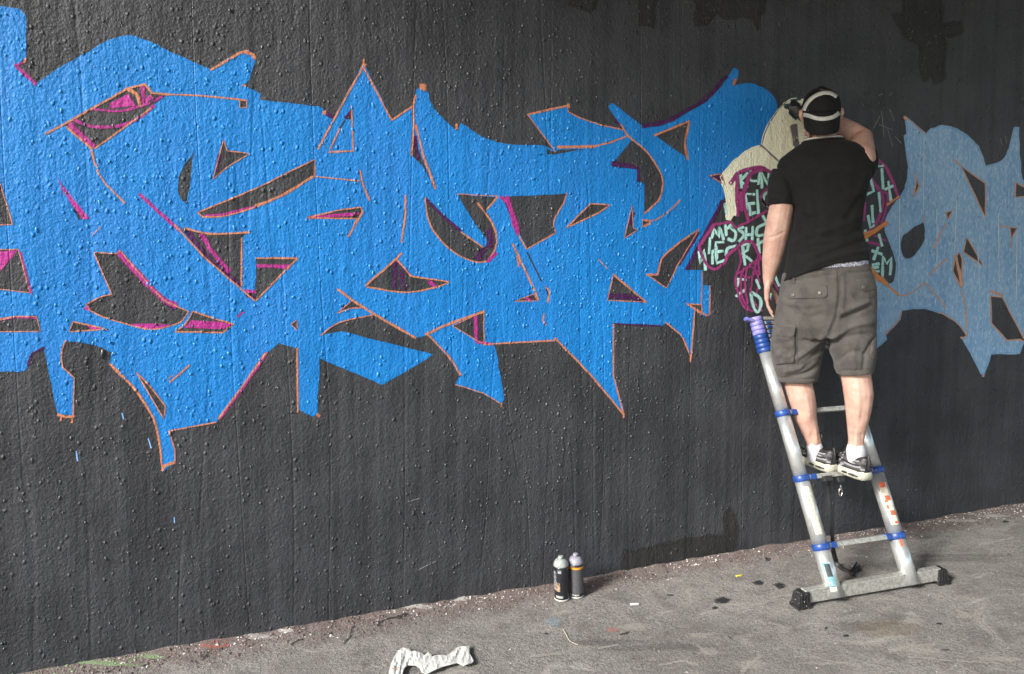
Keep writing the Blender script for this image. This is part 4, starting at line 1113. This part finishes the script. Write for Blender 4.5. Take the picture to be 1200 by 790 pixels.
add_tube(bm, [at_man(1004, 199, DH + .03), at_man(1008.5, 192, DH + .09), at_man(1010.5, 184, DH + .15)], [.074, .076, .070], 20, ref=MR, round_ends=False)
shirt_me = remeshed(bm, .0055, 3)
view_displace(shirt_me, [("935,190 950,215s 958,250s 955,285", 5, -.004), ("1012,225 1000,245s 990,262", 4, -.005), ("1010,250 990,262s 965,272", 4, .004), ("1014,282 985,292s 950,306", 3.5, -.005), ("1016,294 985,300s 945,312", 3, .005), ("924,300 950,290s 985,284", 3.5, -.004), ("931,240 940,252s 955,258", 4, -.005),
  ("1010,268 990,276s 960,280", 3.5, -.004), ("929,285 950,275s 975,270", 3.5, .004), ("940,180 965,190s 1000,184", 5, .003), ("1018,200 1010,215s 1005,232", 4, .005), ("908,205 918,215s 925,232", 4, .004), ("903,225 915,232", 3, -.004), ("965,200 968,240", 8, .003), ("985,195 990,230", 6, -.003)], .0022, 14)
shirt = obj_from_mesh('shirt', shirt_me, M_shirt); adopt(shirt, painter)
bm = bmesh.new()
rg_ = ell((940, 168), (989, 163.2), DH + .05, .066, 2.0, 40)
add_tube(bm, rg_ + [rg_[0]], .0055, 8, round_ends=False); sub('collar', bm, M_shirt, shirt, True)
shirt.children[-1].matrix_parent_inverse = Matrix.Identity(4)
bm = bmesh.new(); rg_ = ell((941.5, 165), (987, 160.5), DH + .055, .062, 2.0, 40)
add_tube(bm, rg_ + [rg_[0]], .0042, 8, round_ends=False); part('neck_strap', bm, M_strap, painter, True)

# ---- cargo shorts
def mixd(d, k): return d + (DH - d) * k
bm = bmesh.new()
add_loft(bm, [ell((917, 320), (1018.5, 309), DH, .128, 2.4, ymid=312), ell((915, 333), (1024, 324), DH, .132, 2.4), ell((912, 348), (1028, 340), DH - .004, .136, 2.4), ell((909, 364), (1028, 360), DH - .004, .138, 2.4), ell((907, 382), (1027, 380), DH, .134, 2.4), ell((908, 394), (1027, 392), DH, .12, 2.4)])
add_loft(bm, [ell((909, 370), (972, 370), mixd(dL, .95), .122, 2.2), ell((905.5, 385), (970, 385), mixd(dL, .8), .118, 2.2), ell((903, 402), (967.5, 402), mixd(dL, .55), .112, 2.2), ell((903, 418), (964.5, 420), mixd(dL, .3), .105, 2.2), ell((905, 434), (961, 437), mixd(dL, .1), .098, 2.2), ell((907.5, 444.5), (958.5, 447), dL, .094, 2.2)])
add_loft(bm, [ell((974, 370), (1027.5, 370), mixd(dR, .95), .122, 2.2), ell((972, 388), (1027.5, 388), mixd(dR, .78), .115, 2.2), ell((972.5, 404), (1028, 404), mixd(dR, .5), .108, 2.2), ell((976, 420), (1027, 420), mixd(dR, .25), .098, 2.2), ell((980, 437), (1023.5, 437), dR + .005, .088, 2.2)])
short_me = remeshed(bm, .0052, 4)
view_displace(short_me, [("983,316 984,345s 980,372s 970,396", 2.2, -.006), ("987,316 988,345s 985,370", 3, .004), ("984,375 1000,368s 1020,358", 3, -.008), ("982,368 1000,361s 1022,351", 3, .006), ("972,398 1000,382s 1024,378", 3.4, .006), ("974,402 995,394s 1022,392", 3, -.006), ("978,425 1000,412s 1020,418", 3.2, -.005),
  ("966,400 955,418s 940,432", 3.2, -.007), ("967,392 950,408s 930,422", 3.2, .006), ("962,425 945,438s 920,442", 2.6, -.006), ("964,412 940,430s 915,436", 2.4, .005), ("930,362 948,372s 968,366", 4, -.004), ("915,352 935,358s 965,356", 3, .004), ("1026,395 1015,415s 1012,436", 3, -.005), ("1004,400 1000,420s 1004,436", 3.4, .004),
  ("919,330 945,326s 980,322", 1.6, -.003), ("990,320 1020,318", 1.6, -.003), ("975,405 973,420 978,434", 3, .004), ("1000,345 1010,352s 1026,350", 2.6, -.004), ("944,380 950,396s 948,410", 4, .004), ("909,442 935,444.5s 958,444", 1.3, -.0025), ("981,434.5 1000,434s 1023,434", 1.3, -.0025)], .0024, 11)
shorts = obj_from_mesh('shorts', short_me, M_short); adopt(shorts, painter)
bv_s = bvh_of(short_me)
for outl, nm in (("923,336 946,333.5 969,334 969.5,347 966,349 924,350.5", 'l'), ("1004,328 1014,326 1025,327 1026.5,339.5 1013,342 1007,338.5", 'r')):
    conform_patch('pocket_flap', outl, bv_s, .005, M_short, shorts)
pk = conform_patch('cargo_pocket', "904.5,392 931,388 932.5,410 931,425 909,427 905,410", bv_s, .007, M_short, shorts, 2.0, .012)
conform_patch('pocket_flap', "905.5,381 930,380.5 933,383 931.5,392.5 927,395 906.5,394.5", bv_s, .016, M_short, shorts)
conform_patch('cargo_pocket', "1020,402 1025.5,394 1026.5,412 1023,422 1018.5,418", bv_s, .008, M_short, shorts, 2.0, .008)
for x, y in ((929.5, 346), (960.5, 343.5), (1012, 336.5)):
    conform_patch('button', f"{x-2.4},{y} {x-1.6},{y-1.9} {x},{y-2.5} {x+1.7},{y-1.9} {x+2.4},{y} {x+1.7},{y+1.9} {x},{y+2.5} {x-1.6},{y+1.9}", bv_s, .009, M_button, shorts, 1.2)
for path in ("983.5,314 984,345s 980,372s 971,394", "935,428 934,405s 934,386", "924,337 946,334.5 968,335", "924,349 966,347.6", "1005,329 1024,328.5"):
    conform_strip('seam', path, .9, bv_s, .0016, M_seam, shorts)
conform_strip('belt_loop', "985,312 985.5,322", 3.2, bv_s, .005, M_short, shorts); conform_strip('belt_loop', "930,324 930.5,332", 3.2, bv_s, .005, M_short, shorts)
# waistband of the underwear between shirt and shorts
bm = bmesh.new()
ra = ell((924, 320), (1018, 311.5), DH, .132, 2.35, 60, ymid=313); rb = ell((924, 312), (1017.5, 302), DH, .131, 2.35, 60, ymid=303)
add_loft(bm, [ra, rb], cap=False)
wb = part('waistband', bm, M_boxer, painter, True); sm_ = wb.modifiers.new('t', 'SOLIDIFY'); sm_.thickness = .003

# ---- socks and shoes
for nm, hx, rows, d in (('l', heelL, [(944.5, 965, 523.5, .0), (945.5, 965.5, 530, .002), (946, 966, 538, .004)], dL), ('r', heelR, [(991.5, 1014.5, 527, .0), (992, 1014.5, 535, .002), (993, 1014.5, 545, .004)], dR)):
    bm = bmesh.new(); limb(bm, rows, d, n=24); part('sock', bm, M_sock, painter, True)
def shoe(heel, fwd):
    side_ = Vector((fwd.y, -fwd.x, 0)); up_ = Vector((0, 0, 1))
    def wd(s): return .033 + .016 * math.sin(min(1, s * 1.25) * math.pi * .72) - (.035 * max(0, (s - .72) / .28) ** 2.2) - .009 * max(0, (.08 - s) / .08)
    L = .292
    root = None
    # sole
    bm = bmesh.new(); rings = []
    for z, g in ((0, -.004), (.003, .0), (.018, .003), (.032, .001), (.040, -.003)):
        ring = []
        M_ = 22
        for k in range(M_):
            s = k / (M_ - 1); ring.append(heel + fwd * (s * L - g * (1 - 2 * s)) + side_ * (wd(s) + g) + up_ * (z * (1 - .3 * s) + .012 * max(0, (s - .8) / .2) ** 2))
        for k in range(M_ - 1, -1, -1):
            s = k / (M_ - 1); ring.append(heel + fwd * (s * L - g * (1 - 2 * s)) - side_ * (wd(s) + g) + up_ * (z * (1 - .3 * s) + .012 * max(0, (s - .8) / .2) ** 2))
        rings.append(ring)
    add_loft(bm, rings)
    so = part('shoe', bm, M_sole, painter, True)
    # upper
    bm = bmesh.new(); rings = []; NR = 26; NS = 28
    def top(s):
        if s < .38: return .112 - .016 * math.sin(s / .38 * math.pi)
        return   .040 + .072 * (1 - (s - .38) / .62) ** 1.25
    for i in range(NS + 1):
        s = .004 + .985 * i / NS; zb = .036 * (1 - .3 * s) + .012 * max(0, (s - .8) / .2) ** 2; zt = max(zb + .014, top(s)); w = wd(s) - .003
        if i in (0, NS): zt = zb + (.06 if i == 0 else .012); w *= .6
        ring = []
        for k in range(NR + 1):
            a = math.pi * k / NR
            ring.append(heel + fwd * (s * L - (.006 * math.sin(a) if i == 0 else 0)) + side_ * (w * math.copysign(abs(math.cos(a)) ** .62, math.cos(a))) + up_ * (zb + (zt - zb) * max(0.0, math.sin(a)) ** .9))
        rings.append(ring)
    R_ = add_loft(bm, rings, closed=False)
    for ring in (R_[0], R_[-1]):
        try: bm.faces.new(ring)
        except ValueError: pass
    for f in bm.faces:
        c = f.calc_center_median() - heel; s = c.dot(fwd) / L
        hgt = c.z + .006 * math.sin(s * 9) + .010 * s
        q = (hgt - .036) / .0125
        f.material_index = 2 if (q % 1) < .22 else (0 if int(q) % 2 else 1)
        if c.z > .088 and s < .4: f.material_index = 1
    bmesh.ops.recalc_face_normals(bm, faces=bm.faces[:])
    sub('upper', bm, [M_sh1, M_sh2, M_sh3], so, True)
    # air window in the heel of the sole, heel tab, tongue and lace
    for s_ in (-1, 1):
        for a, b in ((.06, .22), (.26, .36)):
            bm = bmesh.new()
            k1 = heel + fwd * (a * L) + side_ * (s_ * (wd(a) + .0032)) + up_ * .017; k2 = heel + fwd * (b * L) + side_ * (s_ * (wd(b) + .0032)) + up_ * .016
            add_tube(bm, [k1, k1.lerp(k2, .5), k2], [.0035, .0055, .0035], 8)
            sub('air_window', bm, M_rub, so, True)
    bm = bmesh.new(); add_tube(bm, [heel - fwd * .003 + up_ * .055, heel - fwd * .006 + up_ * .085, heel + fwd * .0 + up_ * .112], [.009, .010, .008], 8, flat=.45)
    sub('heel_tab', bm, M_sh2, so, True)
    bm = bmesh.new(); add_tube(bm, [heel + fwd * (.52 * L) + up_ * .088, heel + fwd * (.40 * L) + up_ * .118, heel + fwd * (.36 * L) + up_ * .142], [.022, .026, .024], 10, flat=.3)
    for q in range(4): add_tube(bm, [heel + fwd * ((.46 + .07 * q) * L) + side_ * x_ + up_ * (.104 - .012 * q + z_) for x_, z_ in ((-.024, -.006), (0, .004), (.024, -.006))], .0026, 6)
    sub('tongue', bm, M_sh2, so, True)
shoe(heelL, dirL); shoe(heelR, dirR)

# ---- backward cap, straps, mask, hair
bm = bmesh.new(); rings = []
for z, w, fb, ff in ((.0, .0835, -.105, .100), (.018, .086, -.109, .103), (.045, .0845, -.107, .101), (.072, .077, -.097, .092), (.095, .062, -.078, .075), (.112, .040, -.050, .050), (.120, .016, -.020, .020)):
    rings.append([hp(w * math.cos(t), (ff + fb) / 2 + (ff - fb) / 2 * math.sin(t), z - .002 + .012 * math.sin(t)) for t in [2 * math.pi * k / 40 for k in range(40)]])
add_loft(bm, rings)
cap_me = bpy.data.meshes.new('cap_crown'); bm.to_mesh(cap_me); bm.free()
for p in cap_me.polygons: p.use_smooth = True
cap_o = obj_from_mesh('cap', cap_me, M_cap); adopt(cap_o, painter)
bm = bmesh.new(); top_, bot_ = [], []
NB = 26
for lay_, th in ((top_, 0.0), (bot_, -.004)):
    for j in range(7):
        q = j / 6; row = []
        for k in range(NB + 1):
            t = math.pi * (1.04 + .92 * k / NB); edge_ = max(0.0, math.sin(math.pi * k / NB)) ** .45
            x = .0845 * math.cos(t) * (1 - .06 * q); y = -.002 + .106 * math.sin(t)
            row.append(bm.verts.new(hp(x, y - .032 * q * edge_ + (0 if not th else .003), .0 - .012 * abs(math.sin(t)) - .098 * q * edge_ ** .6 - .006 * q * q + th * .4)))
        lay_.append(row)
for L_ in (top_, bot_):
    for a, b in zip(L_, L_[1:]):
        for k in range(NB): bm.faces.new((a[k], a[k + 1], b[k + 1], b[k]))
for k in range(NB): bm.faces.new((top_[-1][k], top_[-1][k + 1], bot_[-1][k + 1], bot_[-1][k]))
for rr in (0, NB):
    for j in range(6): bm.faces.new((top_[j][rr], top_[j + 1][rr], bot_[j + 1][rr], bot_[j][rr]))
bmesh.ops.recalc_face_normals(bm, faces=bm.faces[:])
brim = sub('brim', bm, M_cap, cap_o, True)
bm = bmesh.new(); lathe(bm, hp(0, 0, .116), [(.008, 0), (.007, .004), (.003, .006)], 12); sub('top_button', bm, M_cap, cap_o, True)
both = bmesh.new(); both.from_mesh(cap_me); both.from_mesh(brim.data); tmp_me = bpy.data.meshes.new('t'); both.to_mesh(tmp_me); both.free()
bv_c = bvh_of(tmp_me)
conform_strip('goggle_strap', "940.5,135 944.5,123.5s 953,114s 964,109.2s 973.5,109.5s 980.5,113.5", 4.4, bv_c, .004, M_strap, cap_o)
conform_strip('goggle_strap', "940.5,134.5 947,135.5s 956,138.5s 966,139.3s 977,137s 985,131", 5.0, bv_c, .004, M_strap, cap_o)
for seam in ("962,104 963,112", "951,118 947,130"): conform_strip('cap_seam', seam, .7, bv_c, .001, M_sh3, cap_o)
bm = bmesh.new()
for k in range(46):
    t = math.pi * (1.18 + .64 * k / 45); x = .068 * math.cos(t); y = .075 * math.sin(t) - .012
    a = hp(x, y, -.055); b = hp(x * .95 + random.uniform(-.004, .004), y * .97 + .004, -.1 - random.uniform(0, .022))
    add_tube(bm, [a, a.lerp(b, .5) + Vector((0, 0, .0)), b], [.003, .0028, .0012], 5)
part('hair', bm, M_hair, painter, True)
bm = bmesh.new()
rings = []
for y, w, hgt in ((.082, .040, .044), (.098, .042, .044), (.118, .030, .032), (.130, .016, .018)):
    rings.append([hp(w * math.cos(t), y, -.048 + hgt * math.sin(t)) for t in [2 * math.pi * k / 20 for k in range(20)]])
add_loft(bm, rings); mk = part('dust_mask', bm, M_mask, painter, True)
for s_ in (-1, 1):
    bm = bmesh.new(); lathe(bm, hp(s_ * .036, .098, -.062), [(.024, 0), (.027, .003), (.027, .018), (.02, .021)], 18, axis=hr * (s_ * .8) + hf * .5); sub('filter', bm, plain('pinkish_filter', (.38, .24, .25), .6), mk, True)
    bm = bmesh.new(); bmesh.ops.create_uvsphere(bm, u_segments=10, v_segments=8, radius=.0125, matrix=Matrix.Translation(hp(s_ * .032, .082, .004))); part('eye', bm, plain('eye', (.5, .48, .45), .2), painter, True)
    bm = bmesh.new(); pth = [hp(s_ * .045, .09, .0), hp(s_ * .074, .05, .006), hp(s_ * .088, .0, .012)]; add_tube(bm, pth, .0022, 6); part('glasses_temple', bm, M_strap, painter, True)
# gloved fingers of the raised hand round the can he sprays with
CC = at_man(937, 131, DH + .285); ca = (hu * .62 - MR * .72 + MF * .28).normalized()
cu, cv = frame(ca, MF)
bm = bmesh.new()
for k in range(4):
    base_z = .03 - .021 * k
    pts = [CC + ca * base_z + (MR * math.cos(rad(a)) - MF * math.sin(rad(a))) * (.0327 + .010) for a in (-20, 25, 75, 125, 165)]
    add_tube(bm, pts, [.0105, .0102, .0098, .0092, .0082], 10)
pts = [EH, CC + ca * .04 + MR * .04, CC + ca * .105 + MR * .022 + MF * .012, CC + ca * .118 + MF * .006]
add_tube(bm, pts, [.017, .0125, .0105, .0085], 10)
add_tube(bm, [EW.lerp(EH, .45), EH, CC + MR * .042], [.031, .036, .030], 14, flat=.75)
add_tube(bm, [EH - ca * .01, CC - ca * .02 + MR * .036 - MF * .022, CC - ca * .012 - MF * .045 - MR * .004], [.016, .013, .0095], 10)
gm = remeshed(bm, .0036, 2)
gl = obj_from_mesh('glove', gm, M_glove); adopt(gl, painter)
cb = CC - ca * .092
root = empty('spray_can', cb); tag(root, 'spray can with white cap held up to the wall by the person', 'spray can', 'spray cans')
bm = bmesh.new(); lathe(bm, cb, [(.0325, .006), (.0327, .008), (.0327, .148), (.0315, .152)], axis=ca); shade(part('body', bm, M_canblk, root))
bm = bmesh.new(); lathe(bm, cb, [(.0315, .1515), (.0333, .153), (.0333, .158), (.0315, .166), (.027, .175), (.020, .181), (.0135, .184)], axis=ca); shade(part('cap', bm, M_rim, root))
bm = bmesh.new(); lathe(bm, cb, [(.0130, .183), (.0125, .192), (.0105, .195), (.006, .196)], 18, axis=ca); shade(part('nozzle', bm, M_rim, root))
